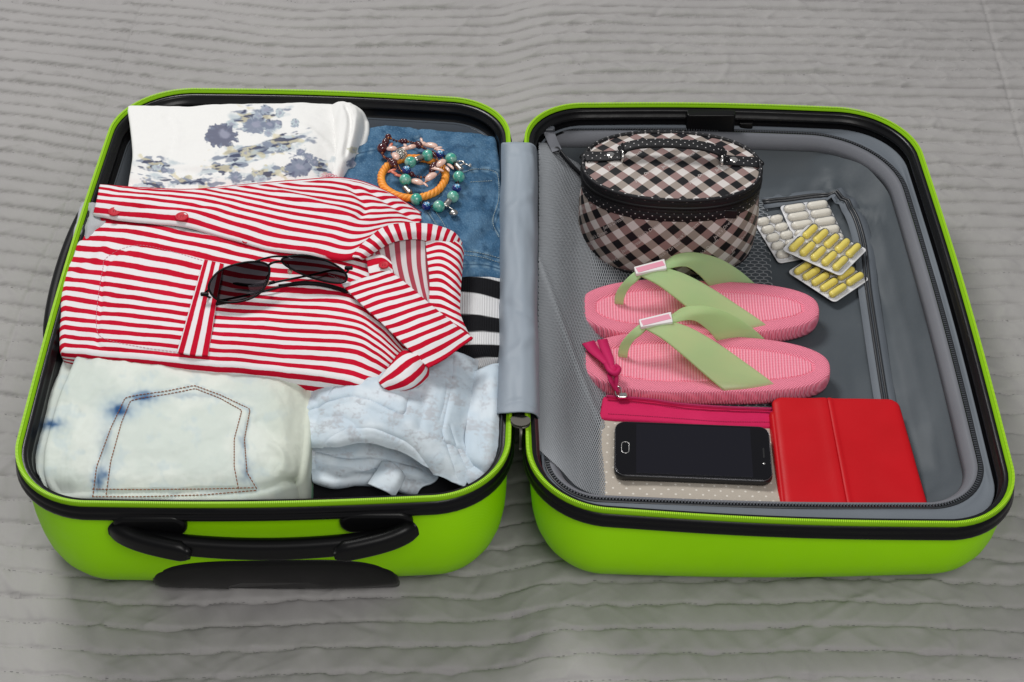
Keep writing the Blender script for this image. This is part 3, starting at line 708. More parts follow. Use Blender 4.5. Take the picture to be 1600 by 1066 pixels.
# --- white floral top
m_flo = print_mat('floral_cotton', .85, .0009, .15, .2)
def floral(V, UV):
    X, Y = pxs(V); n = len(V)
    c = np.tile(np.array([.80, .795, .78]), (n, 1))
    wx = X+7*noise(X/14, Y/11, 3)+3*noise(X/5, Y/4, 5); wy = Y+6*noise(X/13, Y/12, 8)+3*noise(X/5, Y/4, 9)
    slate, dark, mist, sand = (.20, .23, .31), (.055, .065, .12), (.46, .53, .57), (.62, .55, .33)
    def blob(cx, cy, rx, ry, col, th=.0, sc=9, sd=1, soft=.25, op=1.0):
        nonlocal c
        d = 1-np.sqrt(((wx-cx)/rx)**2+((wy-cy)/ry)**2)
        f = d*1.6+.8*noise(X/sc, Y/(sc*.7), sd)-th
        c = lerp(c, col, sm(f, 0, soft)*op)
    # leaf sprays: slanted brush strokes
    def stroke(cx, cy, rx, ry, ang, col, th, sd, L=26, w=6, op=.9, soft=.25):
        nonlocal c
        ca, sa = math.cos(ang), math.sin(ang); dx, dy = wx-cx, wy-cy
        d = 1-np.sqrt(((dx*ca+dy*sa)/rx)**2+((-dx*sa+dy*ca)/ry)**2)
        u, v = X*ca+Y*sa, -X*sa+Y*ca
        c = lerp(c, col, sm(d*1.3+.9*noise(u/L, v/w, sd)-th, 0, soft)*op)
    for cx, cy, rx, ry, an, sd in ((398, 184, 66, 24, -.15, 1), (388, 238, 92, 17, -.22, 2), (240, 258, 44, 17, .1, 3), (300, 284, 95, 10, .05, 4), (446, 222, 58, 22, -.25, 5), (500, 262, 30, 18, .2, 6), (420, 272, 72, 14, -.2, 7), (350, 262, 52, 12, -.2, 8), (236, 288, 34, 9, .1, 9)):
        stroke(cx, cy, rx, ry, an, mist, .30, sd*13, 34, 11, .8, .5); stroke(cx, cy, rx, ry, an, slate, .55, sd*13+2, 24, 7, .85, .3); stroke(cx, cy, rx, ry, an+.3, sand, .75, sd*13+4, 16, 8, .6, .3); stroke(cx, cy, rx, ry, an, dark, .92, sd*13+6, 20, 5, .9, .2)
    # flower heads: a big dark bloom, a cloud of pale petals, a smaller star
    heads = []
    fr = np.random.default_rng(5)
    for k in range(26):
        cx, cy, sx, sy = ((402, 184, 48, 16), (440, 200, 34, 14), (400, 236, 70, 10), (245, 262, 26, 8), (470, 256, 30, 12), (420, 274, 60, 8), (548, 220, 10, 40))[k % 7 if k < 21 else k % 2]
        heads.append((cx+fr.uniform(-1, 1)*sx, cy+fr.uniform(-1, 1)*sy, fr.uniform(7, 13), int(fr.integers(5, 8)), (mist, slate, (.33, .38, .46), (.52, .50, .38))[int(fr.integers(0, 4))], (mist, (.66, .70, .72), slate, dark)[int(fr.integers(0, 4))], k+10))
    heads += [(398, 196, 22, 8, slate, mist, 2), (345, 212, 29, 11, (.115, .125, .19), slate, 1), (466, 262, 22, 6, slate, (.10, .11, .18), 3)]
    for cx, cy, r, n_p, base, mid, sd in heads:
        dx, dy = (X+.45*(wx-X)-cx), (Y+.45*(wy-Y)-cy)*1.35; rr = np.hypot(dx, dy); th = np.arctan2(dy, dx)+.3*noise(X/18, Y/14, sd+70)
        edge = r*(.78+.16*np.abs(np.cos(th*n_p/2+sd))+.14*noise(th*3+sd*9, rr*.05, sd)+.08*noise(X/3, Y/3, sd+5))
        m = 1-sm(rr, edge-2.0, edge+1.0)
        c = lerp(c, base, m*.95)
        pet = .5+.5*np.cos(th*n_p+sd+2.2*rr/r)
        c = lerp(c, mid, m*sm(pet*rr/r+.35*noise(X/9, Y/7, sd+30), .35, .85)*.7)
        c = lerp(c, (.62, .66, .68), m*sm(pet*rr/r+.5*noise(X/6, Y/5, sd+50), .85, 1.15)*.7)
        c = lerp(c, (.32, .33, .42), m*(1-sm(np.hypot(dx-r*.15, dy+r*.1), r*.2, r*.42))*.8)
    # thin stalks
    for pts in ([(470, 212), (480, 215), (476, 236), (450, 248)], [(464, 214), (497, 216)], [(205, 270), (240, 276), (300, 282), (345, 276)], [(430, 236), (452, 240), (470, 246)]):
        d, _ = polydist(X, Y, smooth_path(np.array(pts, float), 20)); c = lerp(c, slate, (1-sm(d, .5, 1.5))*.75*sm(noise(X/9, Y/9, 77), -.3, .2))
    return c
G = sheet_grid([
 [(203, 166, .123), (270, 167, .124), (340, 165, .127), (420, 163, .127), (480, 161, .126), (528, 163, .120)],
 [(208, 200, .128), (275, 200, .131), (345, 200, .133), (425, 198, .134), (485, 196, .133), (534, 196, .122)],
 [(211, 240, .129), (278, 240, .131), (348, 240, .136), (430, 238, .137), (490, 236, .135), (532, 238, .122)],
 [(206, 275, .126), (275, 275, .130), (345, 275, .136), (425, 272, .137), (485, 268, .134), (526, 268, .122)],
 [(201, 310, .117), (270, 312, .122), (340, 312, .126), (420, 308, .126), (480, 300, .124), (520, 298, .115)]], 420, 200,
 [(.0022, 14, 9, 31), (.0007, 40, 40, 33)], [([(262, 170), (275, 210), (258, 250)], .13, .008, -.0028), ([(470, 200), (520, 235), (515, 280)], .13, .006, .0022), ([(430, 165), (450, 220)], .13, .010, -.002), ([(215, 262), (290, 270), (380, 280)], .13, .006, -.002)])
FL, _ = pad('floral_top', G, m_flo.m, None, .022, .0035, colf=floral)
tag(FL, 'white cotton top with blue-grey flower print folded at the back of the suitcase', 'top')
G = sheet_grid([
 [(512, 166, .118), (530, 160, .127), (548, 163, .128), (562, 172, .122), (570, 190, .110)],
 [(518, 195, .120), (532, 188, .131), (548, 190, .131), (560, 197, .124), (569, 208, .110)],
 [(520, 232, .121), (530, 226, .130), (542, 226, .130), (552, 230, .122), (560, 236, .110)],
 [(518, 262, .121), (525, 258, .127), (534, 258, .127), (542, 260, .120), (548, 264, .110)],
 [(512, 292, .116), (518, 290, .120), (525, 290, .120), (530, 291, .115), (534, 293, .108)]], 60, 90, [(.0022, 50, 14, 36)], [([(540, 165), (548, 200), (538, 250)], .125, .003, -.004), ([(556, 172), (558, 200), (546, 250)], .12, .003, .002)])
pad('sleeve', G, m_flo.m, FL, .03, .005, colf=floral)
m_lace = Mat('pink_lace', (.75, .45, .50), .8)
A = Acc()
for k in range(26):
    p = at(512+rng.uniform(-12, 14), 279+rng.uniform(-7, 7), .135+rng.uniform(-.002, .003)); A.add(*tube([p+np.array([.0028*math.cos(a), .0028*math.sin(a)*.7, .001*math.sin(a*2)]) for a in np.linspace(0, 6.28, 8, endpoint=False)], .0005, 4, closed=True))
A.build('lace_trim', m_lace.m, FL)

# --- pale washed jeans
m_wash = print_mat('washed_denim', .9, .0016, .55, .35)
stain = [(78, 663, 15, 6, 1.0), (186, 641, 15, 10, 1.0), (225, 621, 15, 7, 1.0), (153, 752, 7, 11, .8), (47, 691, 9, 12, .8), (161, 742, 6, 10, .6), (384, 740, 8, 16, .35), (378, 690, 6, 20, .25), (165, 690, 10, 30, .22), (300, 618, 60, 4, .2)]
def wash(V, UV):
    X, Y = pxs(V); c = np.tile(np.array([.62, .68, .63]), (len(V), 1))
    c = lerp(c, (.71, .755, .70), sm(fbm(X/90, Y/60, 3), -.3, .5)); c = lerp(c, (.54, .63, .64), sm(fbm(X/40, Y/30, 13)+.3*noise(X/6, Y/9, 14), .1, .8)*.6)
    c = lerp(c, (.62, .655, .53), sm(X, 395, 470)*.6)
    dd_, _ = polydist(X, Y, np.array(pk_out, float)); c = lerp(c, (.36, .47, .54), .45*np.exp(-((dd_-2.5)/2.2)**2)*sm(noise(X/9, Y/14, 15), -.4, .3))
    for x, y, rx, ry, a in stain:
        d = np.sqrt(((X-x+5*noise(X/9, Y/9, 5))/rx)**2+((Y-y+4*noise(X/8, Y/8, 6))/ry)**2); c = lerp(c, (.16, .30, .47), a*.7*np.exp(-(d*.62)**2)); c = lerp(c, (.012, .07, .20), a*np.exp(-(d*1.15)**2))
    return c
pk_out = [(145, 778), (151, 730), (173, 670), (196, 622), (216, 618), (259, 612), (304, 603), (345, 618), (391, 640), (382, 687), (386, 739), (402, 766)]
pk_in = [(166, 774), (173, 722), (190, 661), (204, 627), (220, 623), (260, 617), (305, 608), (342, 622), (378, 642), (366, 687), (366, 730), (373, 766)]
G = sheet_grid([
 [(142, 520, 0.1168), (210, 510, 0.1242), (290, 510, 0.1267), (390, 515, 0.1267), (455, 530, 0.1230), (484, 545, 0.1155)],
 [(118, 572, 0.1168), (195, 560, 0.1260), (290, 560, 0.1292), (390, 565, 0.1292), (455, 575, 0.1254), (480, 588, 0.1168)],
 [(95, 630, 0.1168), (182, 622, 0.1279), (290, 620, 0.1316), (390, 622, 0.1310), (452, 632, 0.1267), (477, 642, 0.1174)],
 [(80, 690, 0.1168), (172, 684, 0.1279), (290, 682, 0.1316), (390, 684, 0.1310), (450, 694, 0.1260), (474, 700, 0.1168)],
 [(78, 735, 0.1155), (166, 738, 0.1248), (290, 738, 0.1285), (390, 739, 0.1279), (448, 735, 0.1230), (468, 735, 0.1143)],
 [(96, 770, 0.1040), (165, 770, 0.1168), (290, 772, 0.1192), (385, 770, 0.1192), (440, 756, 0.1143), (460, 752, 0.1030)]], 260, 220,
 [(.0030, 8, 7, 41), (.0018, 26, 20, 43), (.0009, 70, 60, 45)],
 [(pk_in, .13, .0014, -.0010), ([(398, 650), (430, 690), (410, 735)], .13, .007, -.003), ([(410, 600), (440, 660), (432, 720)], .128, .009, .003), ([(420, 560), (462, 620), (458, 700)], .122, .006, -.003), ([(120, 640), (150, 620), (190, 600)], .125, .006, .002), ([(420, 700), (445, 722), (440, 745)], .122, .004, .003)])
_a = np.array(pk_out+[(402, 767), (145, 778)], float); _a = ats(resample(np.array(pk_out, float), 120), .131)[:, :2]; _a = np.vstack([_a, ats([(402, 790), (140, 790)], .10)[:, :2]])
ins_ = np.zeros(G.shape[:2], bool)
for p0, p1 in zip(_a, np.roll(_a, -1, 0)):
    c_ = ((p0[1] > G[..., 1]) != (p1[1] > G[..., 1])) & (G[..., 0] < (p1[0]-p0[0])*(G[..., 1]-p0[1])/(p1[1]-p0[1]+1e-15)+p0[0]); ins_ ^= c_
dd, _ = polydist(G[..., 0], G[..., 1], _a)
G[..., 2] += np.where(ins_, .0016*np.clip(dd/.0016, 0, 1), -.0006*np.exp(-(dd/.003)**2))
WJ, bvh_wj = pad('washed_jeans', G, m_wash.m, None, .022, .006, colf=wash)
for k_, (ox, zz) in enumerate(((-16, .100), (-24, .074))):
    GL = sheet_grid([[(140+ox, 528, zz), (165, 528, zz+.003), (200, 528, zz+.003)], [(114+ox, 580, zz), (140, 580, zz+.003), (190, 580, zz+.003)], [(91+ox, 640, zz), (120, 640, zz+.003), (180, 640, zz+.003)], [(76+ox, 700, zz), (110, 700, zz+.003), (170, 700, zz+.003)], [(84+ox, 748, zz-.003), (110, 750, zz), (165, 752, zz)], [(104+ox*.6, 774, zz-.01), (125, 774, zz-.006), (165, 774, zz-.006)]], 40, 90, [(.0016, 20, 30, 44+k_)])
    pad('folded_layer', GL, m_wash.m, WJ, .022, .006, colf=wash)
tag(WJ, 'pale bleached denim jeans with brown double-stitched pocket folded at the front', 'jeans')
m_brn = Mat('brown_thread', (.26, .085, .025), .7)
stitches('stitching', bvh_wj, [pk_out, pk_in, [(144, 765), (220, 766), (320, 765), (398, 763)], [(144, 777), (220, 777), (320, 774), (402, 767)]], m_brn.m, WJ, .0034, r=.00055, sharp=True)

# --- pale blue denim shorts
m_ice = print_mat('ice_denim', .9, .0014, .4, .4)
def ice(V, UV):
    X, Y = pxs(V); c = np.tile(np.array([.545, .635, .71]), (len(V), 1))
    c = lerp(c, (.64, .71, .765), sm(fbm(X/60, Y/45, 53), -.3, .5))
    g = sm(fbm(X/30, Y/20, 57)+.6*noise(X/6, Y/4, 58)+.3*noise(X/2.5, Y/2.5, 59), .0, .9); c = lerp(c, (.45, .47, .505), g*.8)
    return c
G = sheet_grid([
 [(488, 548, .104), (540, 540, .118), (600, 540, .124), (660, 545, .124), (715, 555, .118), (746, 566, .106)],
 [(484, 590, .108), (540, 585, .124), (600, 586, .130), (655, 592, .131), (705, 600, .123), (738, 610, .106)],
 [(479, 635, .108), (535, 632, .128), (595, 635, .135), (650, 642, .134), (696, 652, .124), (726, 660, .107)],
 [(476, 668, .107), (530, 664, .127), (590, 664, .134), (645, 674, .131), (694, 688, .120), (722, 694, .106)],
 [(475, 690, .103), (524, 686, .123), (578, 680, .129), (636, 694, .125), (690, 720, .114), (738, 732, .102)],
 [(476, 701, .097), (520, 698, .116), (572, 691, .122), (630, 706, .118), (678, 738, .107), (726, 764, .095)]], 240, 200,
 [(.0024, 12, 12, 51), (.0009, 40, 40, 52), (.0004, 110, 110, 54)],
 [([(486, 621), (514, 620), (546, 621), (575, 630), (604, 646), (627, 657)], .13, .0014, -.0040), ([(486, 627), (514, 626), (546, 627), (575, 637), (604, 653), (625, 663)], .13, .003, .0018), ([(631, 650), (638, 610), (640, 590)], .13, .0022, -.0016), ([(512, 616), (530, 598), (562, 588)], .128, .0016, -.0014),
  ([(692, 664), (700, 630), (708, 595)], .125, .002, -.0016), ([(684, 664), (692, 630), (698, 595)], .125, .002, -.0014), ([(520, 700), (572, 693), (630, 706)], .122, .0022, .002), ([(500, 684), (560, 676), (640, 694), (690, 727)], .125, .0014, -.0020), ([(500, 640), (540, 652), (570, 680)], .13, .004, -.0022), ([(600, 660), (640, 668), (690, 706)], .132, .005, .0024), ([(650, 600), (660, 640), (650, 680)], .132, .005, -.0022), ([(540, 560), (570, 600), (610, 615)], .13, .006, .002), ([(690, 680), (700, 705), (715, 730)], .118, .0018, -.0022), ([(700, 672), (712, 698), (728, 722)], .115, .0018, -.0020), ([(482, 610), (500, 640), (490, 680)], .115, .004, -.002)])
raise_poly(G, [(470, 621), (486, 621), (514, 620), (546, 621), (575, 630), (604, 646), (628, 658), (633, 648), (640, 606), (644, 530), (470, 530)], .130, .0024)
raise_poly(G, [(690, 690), (700, 630), (708, 590), (712, 540), (760, 540), (760, 690)], .120, .0016)
SH = mesh('denim_shorts', G, gridfaces(*G.shape[:2]), m_ice.m, None, uv=metric_uv(G), col=ice(G.reshape(-1, 3), None), solid=.0028)
tag(SH, 'pale ice-blue mottled denim shorts folded beside the bleached jeans', 'shorts'); bvh_sh = bvh_grid(G)
def ice_sheet(name, ctrl, nu, nv, wr, cr=(), solid=.0025, parent=SH):
    G = sheet_grid(ctrl, nu, nv, wr, cr); return mesh(name, G, gridfaces(nv, nu), m_ice.m, parent, uv=metric_uv(G), col=ice(G.reshape(-1, 3), None), solid=solid)
# left flank that turns down beside the jeans
ice_sheet('side_fold', [[(488, 550, .104), (484, 592, .108), (479, 636, .108), (476, 674, .106), (476, 700, .100)], [(482, 552, .096), (478, 594, .098), (474, 638, .098), (471, 678, .096), (472, 706, .091)], [(482, 560, .075), (478, 600, .075), (474, 645, .075), (472, 690, .075), (474, 716, .075)]], 50, 20, [(.001, 30, 30, 4)])
# turned-back lower leg: an open loop under the hem
ice_sheet('lower_leg', [
 [(484, 694, .098), (530, 690, .100), (580, 688, .100), (640, 704, .096), (680, 734, .090)],
 [(482, 706, .090), (525, 712, .087), (575, 715, .086), (640, 726, .084), (686, 745, .082)],
 [(482, 726, .086), (520, 735, .084), (560, 737, .084), (625, 742, .083), (678, 755, .080)],
 [(488, 745, .0875), (520, 752, .089), (552, 747, .0885), (605, 748, .088), (660, 762, .082)],
 [(492, 751, .083), (522, 759, .083), (553, 754, .083), (602, 757, .083), (652, 770, .077)],
 [(494, 752, .072), (522, 759, .072), (553, 755, .072), (600, 759, .070), (650, 772, .068)]], 110, 70, [(.0016, 26, 26, 6), (.0006, 70, 70, 7)], [([(485, 712), (540, 722), (600, 722), (660, 735)], .088, .003, .0035), ([(560, 735), (590, 728), (620, 730)], .086, .004, -.003)])
ice_sheet('lower_leg', [[(476, 697, .101), (484, 702, .098), (492, 706, .095)], [(473, 712, .094), (482, 718, .091), (492, 722, .089)], [(476, 730, .087), (486, 736, .087), (496, 738, .087)], [(490, 750, .080), (498, 752, .084), (508, 752, .085)]], 30, 40, [(.0008, 40, 40, 16)])
def loop_tab(pts, w, name='cuff_tab'):
    return ice_sheet(name, pts, 30, 24, [(.0008, 50, 50, 11)], solid=.0022)
loop_tab([[(598, 722, .097), (612, 724, .101), (624, 735, .100), (630, 746, .094)], [(588, 740, .096), (604, 744, .101), (618, 752, .100), (624, 760, .094)], [(576, 758, .092), (592, 764, .096), (606, 770, .095), (614, 776, .088)]], 0)
# sewn cuff at the corner, and the panel against the hinge
ice_sheet('cuff', [[(716, 706, .1025), (738, 722, .1035), (758, 738, .100), (770, 748, .093)], [(722, 728, .104), (738, 742, .104), (756, 752, .100), (768, 754, .092)], [(724, 748, .100), (738, 760, .098), (752, 764, .094), (764, 760, .087)]], 40, 24, [(.0008, 40, 40, 19)])
ice_sheet('side_panel', [
 [(728, 588, .100), (750, 580, .110), (768, 572, .112), (781, 570, .106)],
 [(718, 635, .099), (746, 632, .112), (768, 630, .113), (784, 628, .106)],
 [(708, 680, .097), (742, 680, .111), (766, 682, .112), (786, 682, .104)],
 [(710, 708, .096), (740, 715, .109), (764, 720, .109), (784, 718, .102)],
 [(730, 728, .094), (750, 737, .100), (766, 741, .100), (778, 738, .095)]], 50, 70, [(.0016, 24, 16, 19), (.0006, 60, 60, 20)], [([(756, 588), (752, 650), (750, 712)], .112, .003, -.0016), ([(768, 585), (768, 650), (764, 715)], .112, .003, .0012)])
m_icethr = Mat('blue_thread', (.10, .19, .33), .8)
stitches('stitching', bvh_sh, [[(486, 621), (514, 620), (546, 621), (575, 630), (604, 646), (627, 657), (631, 650), (638, 610)], [(512, 616), (530, 598), (562, 588)]], m_icethr.m, SH, .0022, r=.00042)
m_icet2 = Mat('pale_blue_seam_thread', (.30, .40, .50), .8)
stitches('stitching', bvh_sh, [[(484, 694), (524, 689), (575, 683), (634, 698), (680, 728), (712, 752)], [(690, 680), (700, 640), (706, 600)], [(698, 680), (708, 640), (714, 602)]], m_icet2.m, SH, .0026, r=.0003)

# --- red striped shirt
m_str = Mat('red_striped_cotton', (.8, .8, .8), .85, spec=.10)
_x = m_str.xyz('UV')
_v = m_str.math('ADD', _x[1], m_str.math('MULTIPLY', m_str.math('SUBTRACT', m_str.noise(9, 2), .5), .22))
_v = m_str.math('ADD', _v, m_str.math('MULTIPLY', m_str.math('SUBTRACT', m_str.noise(240, 2), .5), .05))
_t = m_str.math('ABSOLUTE', m_str.math('SUBTRACT', m_str.math('FRACT', _v), .5))
_k = m_str.remap(_t, .228, .262, 1, 0)
_red = m_str.mix(m_str.remap(m_str.noise(30, 4), .3, .7), (.47, .003, .020), (.55, .006, .030))
m_str.color(m_str.mix(_k, (.76, .735, .75), _red))
m_str.weave(.0010, .15, .0002, 'Object'); m_str.bump(m_str.noise(110, 3), .2, .0010)
m_strin = Mat('red_striped_cotton_reverse', (.8, .8, .8), .85, spec=.2)
_x = m_strin.xyz('UV'); _t = m_strin.math('ABSOLUTE', m_strin.math('SUBTRACT', m_strin.math('FRACT', _x[1]), .5))
m_strin.color(m_strin.mix(m_strin.remap(_t, .22, .28, 1, 0), (.62, .58, .59), (.36, .05, .075))); m_strin.bump(m_strin.noise(110, 3), .2, .001)
shirt = thing('striped_shirt', 'red and white striped collared shirt folded across the packed clothes', 'shirt', tuple(at(360, 450, .12)))
def sheet(name, ctrl, nu, nv, mat, wr=(), cr=(), vv=None, uu=None, solid=.0016, parent=None, swap=False, vpitch=None):
    G = sheet_grid(ctrl, nu, nv, wr, cr); uv = metric_uv(G, vv, uu)
    if vpitch and vpitch < 0: L_ = np.linalg.norm(np.diff(G, axis=0), axis=2)[::-1]; uv[..., 1] = vv[0]-(np.vstack([np.zeros((1, nu)), np.cumsum(L_, axis=0)])/-vpitch)[::-1]
    elif vpitch: uv[..., 1] = vv[0]+np.vstack([np.zeros((1, nu)), np.cumsum(np.linalg.norm(np.diff(G, axis=0), axis=2), axis=0)])/vpitch
    if swap: uv = uv[..., ::-1]
    o = mesh(name, G, gridfaces(nv, nu), mat, parent or shirt, uv=uv, solid=solid); return o, bvh_grid(G), G
body = [
 [(170, 312, .119), (240, 320, .136), (320, 335, .143), (420, 360, .147), (510, 380, .147), (570, 388, .143), (612, 400, .134)],
 [(135, 365, .118), (222, 374, .138), (310, 392, .147), (420, 414, .150), (525, 428, .149), (580, 448, .144), (622, 485, .136)],
 [(107, 418, .120), (203, 429, .139), (310, 447, .149), (420, 462, .152), (540, 471, .151), (590, 498, .148), (630, 543, .138)],
 [(103, 463, .121), (201, 475, .139), (310, 491, .149), (420, 499, .152), (540, 507, .151), (588, 528, .147), (626, 560, .138)],
 [(101, 508, .121), (200, 519, .137), (310, 531, .146), (420, 539, .148), (540, 545, .147), (584, 560, .143), (612, 578, .134)],
 [(101, 542, .118), (200, 552, .132), (310, 562, .139), (420, 569, .141), (528, 583, .140), (568, 595, .137), (600, 603, .130)]]
G = sheet_grid(body, 260, 200, [(.0022, 8, 12, 81), (.0008, 26, 40, 83)],
  [([(103, 418), (150, 400), (170, 380)], .13, .006, .002), ([(150, 500), (155, 465), (165, 405), (213, 384), (320, 408)], .14, .0018, -.0012), ([(150, 500), (160, 530), (280, 552)], .14, .0018, -.0010), ([(400, 445), (470, 452), (560, 470)], .148, .012, .003), ([(350, 440), (450, 462), (540, 462), (600, 500)], .15, .008, -.0022), ([(560, 470), (610, 520), (635, 550)], .145, .006, .003), ([(160, 350), (260, 362), (380, 385), (470, 405)], .138, .009, .001)])
BODY, bvh_body = pad('shirt_body', G, m_str.m, shirt, .100, .006, uv=metric_uv(G, [0, 4.1, 7.3, 10.35, 13.4, 15.8]), pitch=(1, .0125))
PLK, bvh_plk, _ = sheet('button_placket', [
 [(157, 291, .124), (230, 298, .138), (300, 300, .143), (380, 293, .146), (460, 286, .147), (540, 283, .145), (600, 302, .139), (655, 335, .130)],
 [(154, 306, .128), (230, 315, .144), (299, 319, .150), (378, 314, .153), (458, 313, .154), (532, 316, .153), (592, 328, .148), (656, 347, .136)],
 [(151, 320, .128), (227, 330, .145), (296, 334, .152), (374, 342, .156), (452, 350, .157), (520, 356, .156), (572, 354, .152), (628, 354, .142)],
 [(148, 333, .125), (222, 345, .1405), (290, 350, .148), (362, 369, .1525), (432, 386, .1545), (492, 394, .1545), (548, 399, .1535), (588, 366, .150)],
 [(147, 337, .121), (222, 348, .1385), (290, 354, .1455), (362, 373, .1498), (432, 390, .1518), (492, 397, .1518), (550, 402, .150), (590, 369, .146)]],
 220, 110, m_str.m, [(.0018, 9, 14, 85), (.0006, 30, 40, 87)], [([(430, 300), (500, 330), (560, 352)], .15, .007, .0028), ([(548, 290), (570, 325), (560, 350)], .15, .005, -.003), ([(570, 296), (610, 320), (650, 340)], .145, .004, -.0022), ([(165, 318), (250, 326), (330, 330)], .148, .006, -.0014)], vv=[.1], vpitch=-.0122, solid=.0018)
# back edge of the fold drops down behind the placket
sheet('back_fold', [
 [(157, 291, .124), (230, 298, .138), (300, 300, .143), (380, 293, .146), (460, 286, .147), (540, 283, .145), (600, 302, .139), (655, 335, .130)],
 [(156, 288, .118), (230, 293, .131), (300, 295, .136), (380, 288, .139), (460, 281, .140), (541, 278, .138), (602, 297, .132), (659, 332, .124)],
 [(156, 292, .106), (230, 297, .112), (300, 299, .115), (380, 292, .115), (460, 285, .115), (541, 282, .115), (602, 303, .114), (660, 340, .112)]], 120, 16, m_str.m, vv=[.1, -.5, -1.8])
# pocket hem with upright stripes
HEM, bvh_hem, _ = sheet('pocket_hem', [[(319, 407, .1475), (334, 411, .1485), (350, 415, .1485)], [(305, 455, .1520), (322, 460, .1528), (340, 464, .1525)], [(290, 508, .1500), (310, 513, .1508), (332, 516, .1502)], [(277, 552, .1420), (300, 556, .1425), (325, 557, .1420)]], 40, 70, m_str.m, [(.0008, 20, 20, 89)], uu=[0.15, 2.75], swap=True, solid=.0015)
# collar: the rolled stand, the inside of the back, the far leaf, the near leaf and its rolled foot
sheet('collar_stand', [
 [(550, 403, .152), (572, 378, .158), (602, 356, .160), (640, 350, .158), (680, 354, .153), (708, 364, .147), (721, 380, .138)],
 [(560, 403, .156), (582, 384, .163), (608, 367, .165), (642, 361, .163), (678, 366, .158), (702, 376, .151), (718, 392, .141)],
 [(566, 404, .152), (590, 390, .156), (614, 378, .157), (644, 373, .155), (676, 378, .150), (698, 388, .145), (714, 402, .138)]], 120, 24, m_str.m, [(.0008, 30, 30, 91)], uu=[0, 13.5], swap=True)
sheet('collar_inside', [[(578, 384, .150), (612, 376, .152), (648, 372, .151), (676, 376, .147)], [(590, 420, .143), (618, 420, .142), (650, 420, .141), (678, 424, .139)], [(600, 450, .138), (630, 460, .135), (662, 472, .134), (684, 482, .134)], [(612, 490, .134), (645, 510, .132), (680, 530, .131), (705, 540, .130)]], 50, 60, m_strin.m, [(.001, 30, 20, 93)], uu=[0, 6.2], swap=True)
sheet('collar_leaf', [[(664, 372, .151), (690, 366, .152), (716, 380, .146), (723, 392, .138)], [(668, 405, .148), (690, 402, .151), (712, 415, .148), (720, 428, .140)], [(672, 440, .145), (690, 440, .148), (707, 452, .146), (718, 462, .140)], [(672, 478, .142), (690, 480, .145), (708, 488, .144), (719, 494, .139)], [(684, 498, .141), (702, 508, .142), (722, 522, .141), (736, 534, .134)]], 60, 100, m_str.m, [(.0012, 30, 20, 95)], vv=[0, 3.2, 6.4, 9.6, 12.0])
LEAF, bvh_leaf, _ = sheet('collar_leaf', [
 [(536, 448, .1555), (560, 440, .1585), (586, 433, .1585), (608, 426, .1555)],
 [(562, 474, .1575), (588, 465, .1615), (616, 457, .1615), (640, 451, .1570)],
 [(598, 508, .1575), (624, 500, .1615), (652, 490, .1610), (676, 482, .1550)],
 [(634, 543, .1545), (660, 532, .1575), (688, 521, .1565), (710, 510, .1505)],
 [(669, 576, .1465), (694, 562, .1485), (718, 545, .1475), (738, 532, .1430)]], 70, 130, m_str.m, [(.0012, 22, 22, 97)], vv=[-.2, 2.6, 5.9, 9.0, 11.6], solid=.0026)
sheet('collar_foot', [
 [(592, 597, .140), (608, 575, .148), (626, 552, .152), (640, 546, .150)],
 [(600, 606, .141), (622, 590, .152), (640, 568, .156), (652, 556, .152)],
 [(616, 611, .137), (640, 602, .147), (656, 582, .150), (662, 566, .146)],
 [(630, 610, .130), (652, 602, .136), (667, 588, .138), (668, 572, .138)]], 50, 50, m_str.m, [(.0012, 40, 40, 99)], uu=[.0, 3.8], vv=[0, 1], swap=False)
shirt_foot = [o for o in COL.objects if o.name.startswith('collar_foot')][0]
uvl = shirt_foot.data.uv_layers[0].data; arr = np.empty(len(uvl)*2, np.float32); uvl.foreach_get('uv', arr); arr = arr.reshape(-1, 2); arr = np.c_[arr[:, 0], arr[:, 1]*3.4-arr[:, 0]*.25]; uvl.foreach_set('uv', arr.ravel().astype(np.float32))
# button tab under the near leaf
sheet('button_tab', [[(572, 404, .150), (596, 400, .153), (612, 412, .152)], [(576, 424, .151), (598, 420, .154), (614, 428, .152)], [(580, 444, .148), (602, 442, .149), (616, 444, .148)]], 20, 20, m_str.m, vv=[0, 2.0])
# a scrap of the back hem showing below
sheet('back_hem', [[(268, 560, .134), (285, 562, .134), (300, 562, .134)], [(272, 565, .130), (288, 569, .129), (300, 566, .130)]], 16, 8, m_str.m, vv=[0, 1.1])
m_btn = Mat('red_button', (.50, .012, .03), .45, spec=.2); m_hole = Mat('button_hole_thread', (.75, .62, .66), .8); m_dark = Mat('dark_hole', (.12, .005, .01), .8)
def button(bvh, x, y, r=.0070):
    p = hit(bvh, x, y); p[2] += .0018
    rings = [np.c_[rr*np.cos(np.linspace(0, 6.283, 20, endpoint=False)), rr*np.sin(np.linspace(0, 6.283, 20, endpoint=False)), np.full(20, z)] for rr, z in ((r*.8, 0), (r, .0008), (r, .0016), (r*.86, .0022), (r*.74, .0018), (r*.6, .0016))]
    V, F = loft(rings); b = mesh('button', V+p, F, m_btn.m, shirt)
    for a in (.8, 2.4, 3.94, 5.5):
        mesh('button_hole', *sphere(p+np.array([.0016*math.cos(a), .0016*math.sin(a), .0016]), (.0006, .0006, .0003), 6, 4), m_dark.m, b)
for x, y in ((180, 334), (285, 342)): button(bvh_plk, x, y)
button(bvh_body, 386, 379, .005) if hit(bvh_body, 386, 379) is not None else None
p = at(600, 418, .156); button(bvh_of([p+np.array(q) for q in ((-.02, -.02, 0), (.02, -.02, 0), (.02, .02, 0), (-.02, .02, 0))], [[0, 1, 2, 3]]), 600, 418, .0052)
